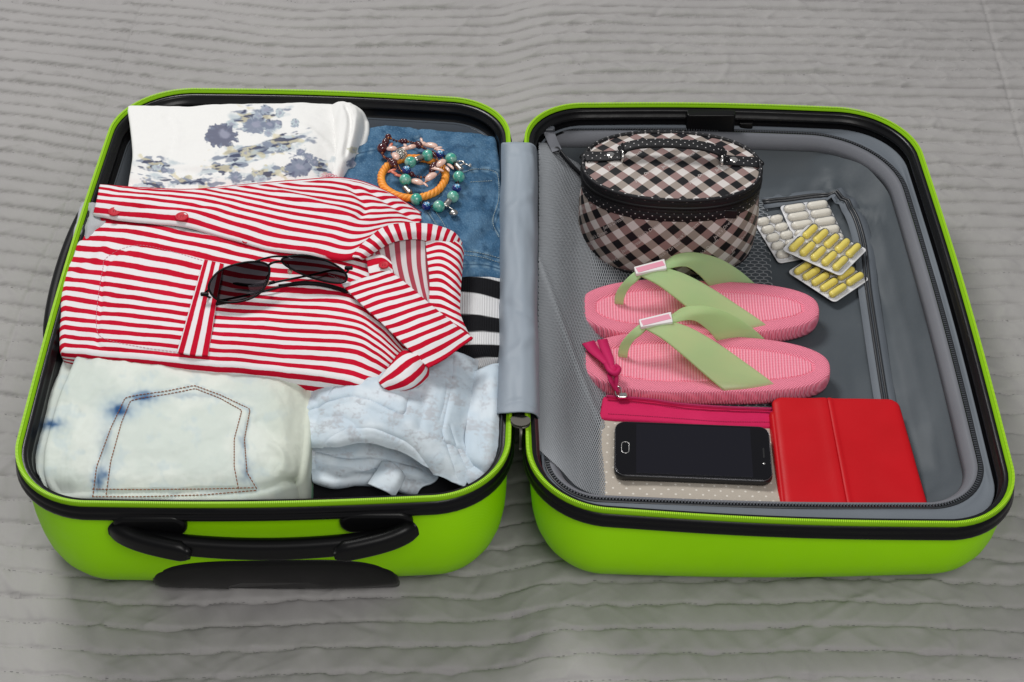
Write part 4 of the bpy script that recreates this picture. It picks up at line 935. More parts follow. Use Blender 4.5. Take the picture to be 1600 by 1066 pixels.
for a, b in (((376, 356), (400, 361)), ((481, 372), (506, 377))):
    q = np.array([hit(bvh_plk, *p) for p in smooth_path(np.array([a, ((a[0]+b[0])/2, (a[1]+b[1])/2), b], float), 8)]); q[:, 2] += .0004
    mesh('buttonhole', *tube(np.vstack([q, q[::-1]+np.array([0, -.0016, 0])]), .0009, 5), m_hole.m, shirt)
m_pink = Mat('pink_thread', (.66, .26, .34), .8)
stitches('stitching', bvh_body, [[(150, 500), (153, 470), (160, 425), (168, 402), (212, 384), (270, 394), (318, 408)], [(150, 500), (158, 527), (210, 541), (276, 551)]], m_pink.m, shirt, .0038, r=.0003)
stitches('stitching', bvh_plk, [[(150, 331), (222, 343), (290, 348), (362, 367), (432, 383), (492, 391), (545, 396)], [(190, 308), (240, 318), (300, 322)]], m_pink.m, shirt, .0034, r=.0003)
stitches('stitching', bvh_hem, [[(322, 410), (308, 455), (294, 508), (281, 549)], [(283, 550), (322, 554)]], m_pink.m, shirt, .0026, r=.0003)
stitches('stitching', bvh_leaf, [[(540, 450), (566, 474), (602, 507), (637, 541), (668, 571)], [(606, 429), (638, 454), (673, 485), (706, 512), (732, 533)]], m_pink.m, shirt, .0036, r=.0003)
# ---------------------------------------------------------------- toiletry case
m_ging = Mat('gingham_satin', (.8, .8, .8), .5, spec=.25)
_x = m_ging.xyz('UV'); CELL = .0101
def gstripe(m, a): return m.remap(m.math('ABSOLUTE', m.math('SUBTRACT', m.math('FRACT', m.math('MULTIPLY', a, .5/CELL)), .5)), .245, .255, 1, 0)
_p = gstripe(m_ging, m_ging.math('MULTIPLY', m_ging.math('ADD', _x[0], _x[1]), .7071)); _q = gstripe(m_ging, m_ging.math('MULTIPLY', m_ging.math('SUBTRACT', _x[0], _x[1]), .7071))
_c = m_ging.mix(_p, m_ging.mix(_q, (.62, .58, .56), (.30, .255, .225)), m_ging.mix(_q, (.27, .175, .165), (.008, .008, .010)))
m_ging.color(_c); m_ging.weave(.0008, .1, .0002); m_ging.bump(m_ging.noise(60, 3), .12, .0015)
def dots_mat(name, base, dot, pitch, rad, rough=.6):
    m = Mat(name, base, rough, spec=.3); x = m.xyz('UV'); ds = []
    for off in (0, .5):
        a = m.math('SUBTRACT', m.math('FRACT', m.math('ADD', m.math('MULTIPLY', x[0], 1/pitch), off)), .5); b = m.math('SUBTRACT', m.math('FRACT', m.math('ADD', m.math('MULTIPLY', x[1], 1/pitch), off)), .5)
        ds.append(m.math('SQRT', m.math('ADD', m.math('MULTIPLY', a, a), m.math('MULTIPLY', b, b))))
    k = m.remap(m.math('MINIMUM', *ds), rad/pitch*.8, rad/pitch*1.2, 1, 0); m.color(m.mix(k, base, dot)); m.weave(.0007, .15, .0002); return m
m_dot = dots_mat('dotted_trim', (.008, .008, .010), (.62, .60, .60), .0090, .00062)
m_zipb = Mat('black_zip', (.006, .006, .007), .5, spec=.3)
m_chrome = Mat('polished_metal', (.78, .76, .73), .14, metal=1.0)
TC = at(1050, 254, .139); TCz = .0275
case = thing('toiletry_case', 'oval gingham toiletry case with black dotted trim and carrying strap', 'toiletry case', (TC[0], TC[1], TCz), rot=(0, 0, R(-3.5)))
A0, B0 = .0955, .0605
def oval(n=128, sc=1.0, da=0.0):
    t = np.linspace(0, 2*np.pi, n, endpoint=False)+np.pi/2
    c, s = np.cos(t), np.sin(t); e = 2/2.25
    return np.stack([(A0*sc+da)*np.sign(c)*np.abs(c)**e, (B0*sc+da)*np.sign(s)*np.abs(s)**e], 1)
def local(o, parent):
    o.parent = parent; return o
_t = np.linspace(0, 1, 600, endpoint=False)
def oval_ring(rows, name, mat, caps=(False, False), vshift=0.):
    """rows: (scale, offset, z)"""
    n = 160; rings = []; uvs = []; v = vshift; prev = None
    for sc, da, z in rows:
        p = resample(oval(400, sc, da), n, True); p = np.vstack([p, p[:1]]); L = np.r_[0, np.cumsum(np.linalg.norm(np.diff(oval_b, axis=0), axis=1))]
        if prev is not None: v += math.hypot(z-prev[1], da-prev[0]+(sc-prev[2])*A0)
        prev = (da, z, sc); rings.append(np.c_[p, np.full(n+1, z)]); uvs.append(np.c_[L, np.full(n+1, v)])
    Rg = np.array(rings); F = gridfaces(len(rows), n+1)
    if caps[0]: F.append(list(range(n))[::-1])
    o = mesh(name, Rg, F, mat, None, uv=np.array(uvs)); return local(o, case)
oval_b = np.vstack([resample(oval(400), 160, True), resample(oval(400), 160, True)[:1]])
H1, H2, H3, H4 = .080, .091, .099, .107
wall = oval_ring([(.94, 0, .0), (.965, .0010, .0025), (.985, .0016, .010), (1.005, .0022, .03), (1.010, .0018, .055), (1.003, .0005, H1-.004), (1.0, 0, H1)], 'side_wall', m_ging.m, (True, False))
oval_ring([(.93, 0, .0005), (.945, .0030, .0010), (.955, .0035, .0035), (.965, .0012, .0045)], 'base_piping', m_dot.m)
oval_ring([(.996, .0002, H1-.0008), (.998, .0014, H1), (1.0, .0014, H2-.001), (1.0, .0006, H2)], 'trim_band', m_dot.m, vshift=.001)
oval_ring([(1.0, .0006, H2-.0006), (1.0, .0022, H2+.0006), (1.0, .0016, H2+.0028), (1.0, .0005, H2+.0036), (1.0, .0005, H2+.0044), (1.0, .0016, H2+.0052), (1.0, .0024, H3-.001), (1.0, .0010, H3)], 'zip_band', m_zipb.m)
q = resample(oval(400, 1.0, .0013), 330, True); A = Acc(); tt = np.roll(q, -1, 0)-np.roll(q, 1, 0); tt /= np.linalg.norm(tt, axis=1)[:, None]
for a, d in zip(q, tt): A.add(*box((a[0], a[1], H2+.004), (.0009, .0016, .0026), np.array([[d[0], -d[1], 0], [d[1], d[0], 0], [0, 0, 1.0]])))
local(A.build('zip_teeth', m_zipb.m, None, smooth=False, kind='stuff'), case)
lid_side = oval_ring([(1.0, .0010, H3-.0004), (1.0, .0012, H3+.002), (1.0, .0005, H4-.0015), (1.0, -.001, H4)], 'lid_side', m_zipb.m, vshift=.0026)
ovp = resample(oval(400, 1.0, -.0003), 160, True)
V, F = tube(np.c_[ovp, np.full(160, H4+.0003)], .0023, 10, closed=True)
a = np.arange(160)*(oval_b.shape[0] and .0030); uv = np.stack(np.meshgrid(np.linspace(0, .0104, 10), np.linspace(0, .0052*60, 160)), -1)
local(mesh('lid_piping', V, F, m_dot.m, None, uv=uv), case)
# lid top, slightly domed
nr = 30; rings = []; 
for k in range(nr+1):
    s_ = 1-k/nr; p = ovp*max(s_, .002); rings.append(np.c_[p, np.full(160, H4+.0045*(1-s_**2))])
rings = np.array(rings); rings[..., 2] += .0008*fbm(rings[..., 0]*30, rings[..., 1]*30, 4)
V, F = loft(rings, False, True)
local(mesh('lid_top', V, [f for f in F], m_ging.m, None, uv=V[:, :2]+np.array([.003, .002])), case); lid_bvh = bvh_of(V, F)
def lidz(x, y): return hit_down(lid_bvh, x, y, .3, H4)
# printed lettering
def text_mesh(s, size):
    cu = bpy.data.curves.new('lettering', 'FONT'); cu.body = s; cu.size = size; cu.shear = .35; cu.resolution_u = 2; cu.offset = -.00002
    o = bpy.data.objects.new('lettering', cu); COL.objects.link(o); dg = bpy.context.evaluated_depsgraph_get(); me = bpy.data.meshes.new_from_object(o.evaluated_get(dg))
    bpy.data.objects.remove(o); V = np.array([tuple(v.co) for v in me.vertices]); F = [list(p.vertices) for p in me.polygons]; bpy.data.meshes.remove(me); return V, F
m_ink = Mat('cream_print', (.58, .54, .52), .6)
TV, TF = text_mesh("Jack's Dream", .0058); TV = TV-TV.mean(0)
A = Acc(); ang = R(45); ca, sa = math.cos(ang), math.sin(ang)
for i in range(-4, 5):
    for j in range(-4, 5):
        u = (i*2*2*CELL+(j % 2)*2*CELL); v = j*1.55*CELL*1.4142
        u0 = u*1.4142*.5*2; P = np.c_[TV[:, 0]*ca-TV[:, 1]*sa+u0, TV[:, 0]*sa+TV[:, 1]*ca+v]
        if (np.abs(P[:, 0]/(A0-.008))**2+np.abs(P[:, 1]/(B0-.008))**2 > 1).any(): continue
        A.add(np.c_[P, [lidz(*p)+.00025 for p in P]], TF)
local(A.build('lettering', m_ink.m, None, smooth=False, kind='stuff'), case)
A = Acc(); Lh = np.r_[0, np.cumsum(np.linalg.norm(np.diff(oval_b, axis=0), axis=1))]; LT = Lh[-1]
def side_pt(s, z):
    s = s % LT; sc = np.interp(z, (0, .0025, .01, .03, .055, H1-.004, H1), (.94, .965, .985, 1.005, 1.010, 1.003, 1.0)); da = np.interp(z, (0, .0025, .01, .03, .055, H1-.004, H1), (0, .0010, .0016, .0022, .0018, .0005, 0))
    b = np.stack([np.interp(s, Lh, oval_b[:, 0]), np.interp(s, Lh, oval_b[:, 1])], -1); n_ = b/np.array([A0**2, B0**2]); n_ /= np.linalg.norm(n_, axis=-1)[..., None]
    return np.c_[b*sc[:, None]+n_*(da+.0004)[:, None], z]
for i in range(12):
    for j in range(3):
        s0 = i*4*CELL*.98+j*1.7*CELL; z0 = .018+j*.024
        P = np.c_[TV[:, 0]*ca-TV[:, 1]*sa+s0, TV[:, 0]*sa+TV[:, 1]*ca+z0]
        if P[:, 1].min() < .004 or P[:, 1].max() > H1-.002: continue
        A.add(side_pt(P[:, 0], P[:, 1]), TF)
local(A.build('lettering', m_ink.m, None, smooth=False, kind='stuff'), case)
# straps, rings, rivets and the carrying strap
def flat_strap(P, w, th, name, parent, mat=m_dot):
    P = np.asarray(P, float); T, N, B = frames(P, up=(0, 0, 1)); L = np.r_[0, np.cumsum(np.linalg.norm(np.diff(P, axis=0), axis=1))]
    prof = rrect(w, th, th*.45, 2); k = len(prof)
    V = P[:, None]+prof[None, :, 0, None]*N[:, None]+prof[None, :, 1, None]*B[:, None]
    uv = np.stack([np.broadcast_to(L[:, None], (len(P), k)), np.broadcast_to(prof[None, :, 0], (len(P), k))], -1)
    F = gridfaces(len(P), k, True)+[list(range(k)), list(range((len(P)-1)*k, len(P)*k))[::-1]]
    return local(mesh(name, V, F, mat.m, None, uv=uv), parent)
ys = .008
for sx in (-1, 1):
    pts = [(sx*.0945, ys-.001, H4-.004), (sx*.092, ys, H4+.0022), (sx*.080, ys, lidz(sx*.08, ys)+.0018), (sx*.066, ys, lidz(sx*.066, ys)+.002), (sx*.054, ys, lidz(sx*.054, ys)+.0022)]
    st = flat_strap(smooth_path(pts, 16), .0165, .0022, 'strap_end', case)
    V, F = sphere((0, 0, 0), (.0050, .0050, .0018), 14, 8); rv = mesh('rivet', V+np.array([sx*.066, ys, lidz(sx*.066, ys)+.0032]), F, m_chrome.m, None); rv.parent = case
    a = np.linspace(0, 2*np.pi, 18, endpoint=False); P = np.c_[np.full(18, sx*.053), ys-.004+.0080*np.cos(a), lidz(sx*.053, ys)+.0055+.0058*np.sin(a)]
    rg = mesh('strap_ring', *tube(P, .0014, 8, closed=True), m_chrome.m, None); rg.parent = case
P = smooth_path([(-.056, ys, H4+.0095), (-.050, ys+.001, H4+.0155), (-.036, ys+.003, H4+.0190), (-.015, ys+.004, H4+.0205), (.012, ys+.004, H4+.0205), (.034, ys+.003, H4+.0190), (.049, ys+.001, H4+.0155), (.056, ys, H4+.0095)], 50)
T, N, B = frames(P, up=(0, 0, 1)); tilt = .55
flat_strap(P, .0140, .0046, 'carry_strap', case)
for sg in (-1, 1):
    i = 5 if sg < 0 else -6; k = slice(0, 7) if sg < 0 else slice(-7, None)
    flat_strap(P[k]+np.array([0, 0, .0004]), .0160, .0062, 'strap_sleeve', case)
V, F = box((0, 0, 0), (.024, .002, .011)); pt = mesh('zip_pull_tab', V+np.array([.058, -.0515, H2-.006]), F, m_zipb.m, None, bevel=.0008, smooth=False); pt.parent = case; pt.rotation_euler = (0, 0, 0)

# ---------------------------------------------------------------- flip-flops
m_foam = Mat('pink_foam', (.78, .17, .23), .7, spec=.15)
_x = m_foam.xyz('Object'); k1 = 2*math.pi/.0027
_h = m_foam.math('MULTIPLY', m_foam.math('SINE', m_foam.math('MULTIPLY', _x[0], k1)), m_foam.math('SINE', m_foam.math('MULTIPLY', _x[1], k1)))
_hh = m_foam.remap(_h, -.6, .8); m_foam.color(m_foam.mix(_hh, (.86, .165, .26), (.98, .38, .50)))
m_foam.bump(_h, .9, .0006)
m_foamin = Mat('pink_foam_ribbed', (.80, .19, .24), .7, spec=.15)
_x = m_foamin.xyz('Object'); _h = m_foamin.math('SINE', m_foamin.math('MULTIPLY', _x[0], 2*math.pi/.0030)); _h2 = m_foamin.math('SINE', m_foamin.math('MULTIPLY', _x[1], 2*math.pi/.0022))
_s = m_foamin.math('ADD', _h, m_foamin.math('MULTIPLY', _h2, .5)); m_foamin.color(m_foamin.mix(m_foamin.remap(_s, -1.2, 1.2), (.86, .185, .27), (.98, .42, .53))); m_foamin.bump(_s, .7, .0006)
m_gel = Mat('green_gel', (.36, .52, .25), .26, spec=.45)
m_gel.l(m_gel.mix(m_gel.remap(m_gel.noise(8, 2), .35, .7), (.54, .80, .46), (.74, .80, .48)), m_gel.b.inputs['Base Color'])
_tr = m_gel.n('ShaderNodeBsdfTranslucent'); _tr.inputs[0].default_value = (.72, .90, .50, 1); _tp = m_gel.n('ShaderNodeBsdfTransparent'); _tp.inputs[0].default_value = (.78, .92, .62, 1)
_m1 = m_gel.n('ShaderNodeMixShader'); _m1.inputs[0].default_value = .42; m_gel.l(m_gel.b.outputs[0], _m1.inputs[1]); m_gel.l(_tr.outputs[0], _m1.inputs[2])
_m2 = m_gel.n('ShaderNodeMixShader'); _m2.inputs[0].default_value = .27; m_gel.l(_m1.outputs[0], _m2.inputs[1]); m_gel.l(_tp.outputs[0], _m2.inputs[2]); m_gel.l(_m2.outputs[0], m_gel.out.inputs['Surface'])
m_plate = Mat('white_plastic', (.78, .74, .74), .35); m_platep = Mat('pink_plastic', (.74, .30, .40), .4)
def flip_outline(n=140):
    L = .1265; t = np.linspace(0, 2*np.pi, n, endpoint=False); c, s = np.cos(t), np.sin(t)
    x = L*np.sign(c)*np.abs(c)**.76
    w = np.interp(x, (-.1265, -.09, -.06, -.02, .02, .06, .1, .1265), (.045, .0470, .0475, .0450, .0425, .0418, .0410, .040))
    y = w*np.sign(s)*np.abs(s)**.76+.002*np.sin(x*14)
    p = resample(np.stack([x, y], 1), n, True)
    return p
def inset_outline(p, d):
    t = np.roll(p, -1, 0)-np.roll(p, 1, 0); n_ = np.stack([-t[:, 1], t[:, 0]], 1); n_ /= np.linalg.norm(n_, axis=1)[:, None]; return p+n_*d
FT = .0205
def make_flip(label, loc, rz):
    e = thing('flip_flop', label, 'flip-flop', loc, 'pink flip-flops side by side', (0, 0, rz)); p = flip_outline()
    rows = [(.0035, 0), (.0018, .0012), (.0008, .005), (0, .010), (.0003, .0150), (.0008, FT-.0014), (.0024, FT-.0002), (.006, FT+.0001), (.0155, FT-.0001), (.0172, FT-.0016), (.0182, FT-.0022)]
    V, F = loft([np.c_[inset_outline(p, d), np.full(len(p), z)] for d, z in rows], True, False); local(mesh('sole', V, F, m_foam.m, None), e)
    q = inset_outline(p, .0182); rings = []
    for s_, z in ((1.0, FT-.0022), (.985, FT-.0014), (.95, FT-.0012), (.8, FT-.0016), (.5, FT-.0026), (.2, FT-.0030)):
        rings.append(np.c_[q[:, 0]*(1-(1-s_)*.35), q[:, 1]*s_, np.full(len(q), z)])
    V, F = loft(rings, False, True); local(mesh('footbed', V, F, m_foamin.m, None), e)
    return e
def flip_straps(e, dx, dy):
    M_ = Matrix.Translation(e.location) @ e.rotation_euler.to_matrix().to_4x4(); Mi = np.array(M_.inverted()); zt = e.location[2]+FT
    def Lp(x, y, dz):
        w = at(x, y, zt+dz); return (Mi @ np.r_[w, 1])[:3]
    sh = lambda rows: [[Lp(*q) for q in r] for r in rows]
    G = surf(sh([[(1006, 513, .031), (1028, 508, .0325), (1050, 503, .031)], [(1036, 530, .0285), (1060, 522, .0300), (1082, 515, .0285)], [(1068, 556, .021), (1096, 546, .0225), (1122, 538, .021)], [(1100, 584, .010), (1132, 576, .011), (1165, 568, .010)], [(1128, 608, .0005), (1168, 604, .0010), (1206, 598, .0005)], [(1136, 616, -.007), (1174, 612, -.007), (1212, 606, -.007)]]), 20, 50)
    local(mesh('strap_band', G, gridfaces(50, 20), m_gel.m, None, solid=.0022, offset=0), e)
    G = surf(sh([[(1030, 512, .030), (1042, 502, .0315), (1050, 493, .030)], [(1058, 503, .0315), (1064, 492, .0335), (1070, 481, .032)], [(1084, 501, .027), (1094, 490, .031), (1100, 479, .0315)], [(1104, 514, .016), (1122, 498, .021), (1138, 489, .0225)], [(1115, 526, .006), (1144, 514, .009), (1171, 509, .010)], [(1121, 534, -.003), (1158, 528, -.002), (1195, 530, -.003)]]), 20, 50)
    local(mesh('strap_band', G, gridfaces(50, 20), m_gel.m, None, solid=.0022, offset=0), e)
    G = surf(sh([[(966, 556, -.003), (980, 558, -.003)], [(967, 545, .007), (982, 547, .007)], [(974, 531, .017), (989, 534, .017)], [(988, 517, .026), (1000, 524, .025)], [(1004, 505, .031), (1010, 514, .030)]]), 8, 30)
    local(mesh('toe_post', G, gridfaces(30, 8), m_gel.m, None, solid=.0035, offset=0), e)
    c0 = [Lp(998, 502, .0335), Lp(1048, 490, .0335), Lp(1051, 506, .0325), Lp(1001, 514, .0325)]
    c0 = np.array(c0); nrm = np.cross(c0[1]-c0[0], c0[3]-c0[0]); nrm /= np.linalg.norm(nrm); nrm *= np.sign(nrm[2]); ctr = c0.mean(0)
    def plate(sc, h0, h1, name, mat, par):
        o = ctr+(c0-ctr)*sc; V = np.vstack([o+nrm*h0, o+nrm*h1]); b = mesh(name, V, [[3, 2, 1, 0], [4, 5, 6, 7], [0, 1, 5, 4], [1, 2, 6, 5], [2, 3, 7, 6], [3, 0, 4, 7]], mat, None, smooth=False, bevel=.0007); b.parent = par; return b
    pl = plate(np.array([1, 1, 1]), -.001, .0030, 'buckle', m_plate.m, e)
    u_ = (c0[1]-c0[0])/np.linalg.norm(c0[1]-c0[0]); v_ = np.cross(nrm, u_); hw, hh = np.linalg.norm(c0[1]-c0[0])/2-.0022, np.linalg.norm(c0[3]-c0[0])/2-.0018
    o = np.array([ctr+u_*a*hw+v_*b*hh for a, b in ((-1, -1), (1, -1), (1, 1), (-1, 1))]); V = np.vstack([o+nrm*.0028, o+nrm*.0034])
    b = mesh('buckle_inlay', V, [[3, 2, 1, 0], [4, 5, 6, 7], [0, 1, 5, 4], [1, 2, 6, 5], [2, 3, 7, 6], [3, 0, 4, 7]], m_platep.m, None, smooth=False, bevel=.0003); b.parent = pl
    return e
def flip_loc(x, y):
    w = at(x, y, .028+FT); return (w[0], w[1], .028)
FF = make_flip('pink flip-flop beside the dotted zip pouch, its edge under the red tassel', flip_loc(1103, 566), R(-4.0)); flip_straps(FF, 0, 0)
F2 = copy_tree(FF); F2['label'] = 'pink flip-flop against the gingham toiletry case'; F2.location = flip_loc(1093, 479); F2.rotation_euler = (0, 0, R(-1.5))

# ---------------------------------------------------------------- zip pouch, phone, folio
m_lin = dots_mat('dotted_linen', (.42, .375, .32), (.66, .62, .56), .0125, .00105, .9); m_lin.bump(m_lin.noise(400, 3, 'UV'), .4, .0006)
m_mag = cloth('magenta_cotton', (.54, .014, .085), (.62, .022, .11), .75, .0009, .3)
pouch = thing('zip_pouch', 'beige polka-dot cloth pouch with magenta zip band beneath the phone', 'pouch', tuple(at(1080, 710, .028)))
G = sheet_grid([
 [(942, 648, .036), (1010, 652, .040), (1080, 657, .041), (1140, 661, .041), (1206, 662, .036)],
 [(939, 690, .037), (1010, 692, .042), (1080, 696, .042), (1145, 700, .042), (1213, 702, .037)],
 [(937, 740, .039), (1010, 742, .043), (1085, 745, .043), (1150, 748, .043), (1221, 750, .039)],
 [(937, 792, .046), (1010, 794, .048), (1088, 795, .048), (1155, 796, .048), (1228, 796, .046)]], 100, 70, [(.0010, 20, 20, 3), (.0004, 60, 60, 5)])
_, bvh_po = pad('pouch_body', G, m_lin.m, pouch, .027, .004)
G = sheet_grid([
 [(946, 622, .036), (1013, 627, .039), (1060, 634, .040), (1125, 638, .040), (1206, 641, .036)],
 [(944, 635, .040), (1000, 639, .043), (1065, 646, .0435), (1125, 650, .0435), (1206, 652, .040)],
 [(941, 650, .039), (1000, 654, .0425), (1070, 659, .043), (1126, 664, .043), (1207, 664, .039)]], 90, 24, [(.0008, 30, 30, 7)])
_, bvh_mb = pad('zip_band', G, m_mag.m, pouch, .027, .003)
m_magthr = Mat('magenta_thread', (.33, .01, .08), .8)
stitches('stitching', bvh_mb, [[(950, 647), (1000, 650), (1070, 655), (1126, 659), (1204, 660)], [(952, 627), (1013, 632), (1060, 639), (1125, 643), (1202, 645)]], m_magthr.m, pouch, .0024, r=.0003)
P = smooth_path([at(948, 620, .041), at(1013, 625, .043), at(1060, 632, .044), at(1125, 637, .044), at(1206, 640, .041)], 40)
mesh('zip_tape', *tube(P, .0016, 6), m_mag.m, pouch)
A = Acc()
for q in resample(P, 110): A.add(*box(q+np.array([0, 0, .0013]), (.0011, .0022, .0010)))
A.build('zip_teeth', m_magthr.m, pouch, smooth=False, kind='stuff')
sl = mesh('zip_slider', *(lambda a: (a[0]+at(972, 621, .0435), a[1]))(slab(rrect(.010, .007, .002), 0, .004, .0012)), m_chrome.m, pouch)
a = np.linspace(0, 6.283, 16, endpoint=False); c = at(966, 612, .048)
mesh('slider_ring', *tube([c+np.array([.003*math.cos(t), .0055*math.sin(t), .002*math.sin(t)]) for t in a], .0007, 6, closed=True), m_chrome.m, sl)
m_tas = cloth('tassel_ribbon', (.46, .012, .085), (.56, .022, .12), .6, .0009, .15)
def ribbon(pts, w, name, n=24, th=.0014):
    P = smooth_path(np.array([at(*q) for q in pts]), n); T, N, B = frames(P, up=(0, 0, 1)); ww = np.interp(np.linspace(0, 1, n), np.linspace(0, 1, len(w)), w)
    L = np.r_[0, np.cumsum(np.linalg.norm(np.diff(P, axis=0), axis=1))]
    V, F = sweep(P, rrect(1, th, th*.4, 2), scale=np.c_[ww, np.ones(n)]); k = len(rrect(1, th, th*.4, 2)); uv = np.stack([np.repeat(L, k), np.tile(rrect(1, th, th*.4, 2)[:, 0]*.01, n)], -1)
    return mesh(name, V, F, m_tas.m, tas, uv=uv)
tas = mesh('tassel', *(lambda s: (s[0], s[1]))(sphere(at(957, 578, .061), (.0055, .0065, .0042), 12, 8)), m_tas.m, pouch)
ribbon([(919, 535, .0550), (928, 548, .0560), (942, 562, .0585), (955, 576, .0605)], [.0135, .0115, .008, .005], 'tassel_ribbon')
ribbon([(941, 531, .0545), (946, 546, .0565), (953, 562, .0590), (957, 576, .0610)], [.0105, .0100, .008, .005], 'tassel_ribbon')
ribbon([(951, 584, .060), (955, 596, .056), (961, 607, .050), (965, 612, .048)], [.004, .0048, .0036, .0022], 'tassel_ribbon')
ribbon([(963, 582, .060), (963, 594, .056), (962, 605, .051), (966, 612, .048)], [.004, .0045, .0036, .0022], 'tassel_ribbon')
P = smooth_path([at(947, 570, .063), at(953, 580, .0655), at(962, 584, .0645), at(967, 577, .062), at(960, 571, .064)], 24); mesh('tassel_knot', *tube(P, .0028, 8), m_tas.m, tas)

def fitrect(c, z):
    w = ats(c, z); ctr = w.mean(0); u = (w[1]-w[0])+(w[2]-w[3]); L = np.linalg.norm(u)/2; v = (w[3]-w[0])+(w[2]-w[1]); Wd = np.linalg.norm(v)/2
    return ctr, math.atan2(u[1], u[0]), L, Wd
m_pbody = Mat('phone_body', (.010, .010, .011), .35); m_glass = Mat('phone_glass', (.009, .009, .011), .12, spec=.10); m_scr = Mat('phone_screen', (.013, .013, .018), .12, spec=.10)
m_ring = Mat('phone_ring', (.55, .54, .53), .3, metal=.9)
PH_Z = .0525
ctr, ang, L, Wd = fitrect([(961, 657), (1202, 666), (1209, 752), (959, 742)], PH_Z)
phone = thing('smartphone', 'black smartphone with dark screen lying face up on the dotted pouch', 'phone', (ctr[0], ctr[1], PH_Z-.0088), rot=(0, 0, ang))
V, F = slab(rrect(L, Wd, .011, 7), 0, .0080, .0028, 5); local(mesh('phone_body', V, F, m_pbody.m, None), phone)
V, F = slab(rrect(L-.0022, Wd-.0022, .0100, 7), .0074, .0089, .0009, 4); gl = local(mesh('front_glass', V, F, m_glass.m, None), phone)
V, F = slab(rrect(L*.735, Wd-.0075, .0004, 2), .0085, .00895, .0001, 1); sc_ = mesh('screen', V+np.array([.001, 0, 0]), F, m_scr.m, None, smooth=False); sc_.parent = gl
q = rrect(.0072, .0150, .0035, 5); hb = mesh('home_button', *tube(np.c_[q+np.array([-L/2+.0105, 0]), np.full(len(q), .0090)], .00042, 6, closed=True), m_ring.m, None); hb.parent = gl
V, F = slab(rrect(.0016, .013, .0007, 3), .0086, .00905, .0001, 1); o = mesh('earpiece', V+np.array([L/2-.0075, 0, 0]), F, m_pbody.m, None); o.parent = gl
for yy in (-.014,):
    o = mesh('front_camera', *sphere((L/2-.0078, yy, .0089), (.0013, .0013, .0003), 10, 6), m_ring.m, None); o.parent = gl
q = rrect(L-.0018, Wd-.0018, .0102, 7); o = mesh('bezel_edge', *tube(np.c_[q, np.full(len(q), .0079)], .0005, 6, closed=True), Mat('bezel_metal', (.10, .10, .11), .25, metal=.8).m, None); o.parent = phone

m_red = Mat('red_leatherette', (.50, .006, .012), .45, spec=.2); m_red.vary((.46, .003, .007), (.53, .005, .011), 12, 4); m_red.bump(m_red.noise(700, 3), .25, .0004); m_red.bump(m_red.noise(35, 2), .10, .0012)
m_redthr = Mat('red_thread', (.33, .004, .01), .6); m_tab = Mat('tablet_black', (.008, .008, .009), .3)
FZ = .0465
FC = [(1208, 622), (1401, 625), (1452, 806), (1229, 803)]
ctr, ang, L, Wd = fitrect(FC, FZ)
w = ats(FC, FZ)
folio = thing('tablet_case', 'bright red leatherette tablet case lying shut beside the phone', 'tablet case', (ctr[0], ctr[1], .027))
def quad_slab(w, z0, z1, r, rc, name, mat, parent, n=60, **k):
    q = rq(w[::-1, :2] if np.cross(w[1, :2]-w[0, :2], w[2, :2]-w[1, :2]) < 0 else w[:, :2], rc, 0, 6, 20)
    V, F = slab(q, z0, z1, r, 3); return mesh(name, V, F, mat, parent, **k)
ins = lambda w, d: ctr+(w-ctr)*(1-d)
# cover as a domed sheet with a fold down the middle
def cover(z, th, name, bow):
    n1, n2 = 160, 120
    c = np.array(w); c[:, 2] = z
    G = np.zeros((n2, n1, 3)); u = np.linspace(0, 1, n1)[None, :, None]; v = np.linspace(0, 1, n2)[:, None, None]
    G[:] = (c[0]*(1-u)+c[1]*u)*(1-v)+(c[3]*(1-u)+c[2]*u)*v
    rc = .009; Lu, Lv = np.linalg.norm(c[1]-c[0]), np.linalg.norm(c[3]-c[0]); U2, V2 = np.meshgrid(np.linspace(0, 1, n1), np.linspace(0, 1, n2)); eu, ev_ = np.minimum(U2, 1-U2)*Lu, np.minimum(V2, 1-V2)*Lv
    k_ = (eu < rc) & (ev_ < rc); a_, b_ = 1-eu/rc, 1-ev_/rc; f_ = np.where(k_, np.maximum(a_, b_)/np.maximum(np.hypot(a_, b_), 1e-9), 1.0)
    eu2, ev2 = np.where(k_, rc*(1-a_*f_), eu)/Lu, np.where(k_, rc*(1-b_*f_), ev_)/Lv; U2 = np.where(U2 < .5, eu2, 1-eu2)[..., None]; V2 = np.where(V2 < .5, ev2, 1-ev2)[..., None]
    G[:] = (c[0]*(1-U2)+c[1]*U2)*(1-V2)+(c[3]*(1-U2)+c[2]*U2)*V2
    uu = np.linspace(0, 1, n1)[None, :]; vv = np.linspace(0, 1, n2)[:, None]
    e = np.clip(np.minimum(uu, 1-uu)/.05, 0, 1); ev = np.clip(np.minimum(vv, 1-vv)/.04, 0, 1)
    G[..., 2] += bow*(np.sqrt(1-(1-e)**2)*np.sqrt(1-(1-ev)**2)-1)*1.0
    G[..., 2] += -.0011*np.exp(-((uu-.435)/.007)**2)+.0007*np.exp(-((uu-.455)/.016)**2)+.0006*np.exp(-((uu-.40)/.05)**2)+.0005*noise(G[..., 0]*30, G[..., 1]*30, 4)
    return mesh(name, G, gridfaces(n2, n1), m_red.m, folio, solid=th), bvh_grid(G)
cv, bvh_cv = cover(FZ, .0022, 'front_cover', .0024)
quad_slab(ins(w, .016), .0272, .0300, .0010, .006, 'back_cover', m_red.m, folio)
quad_slab(ins(w, .045), .0302, .0428, .0015, .006, 'tablet', m_tab.m, folio)
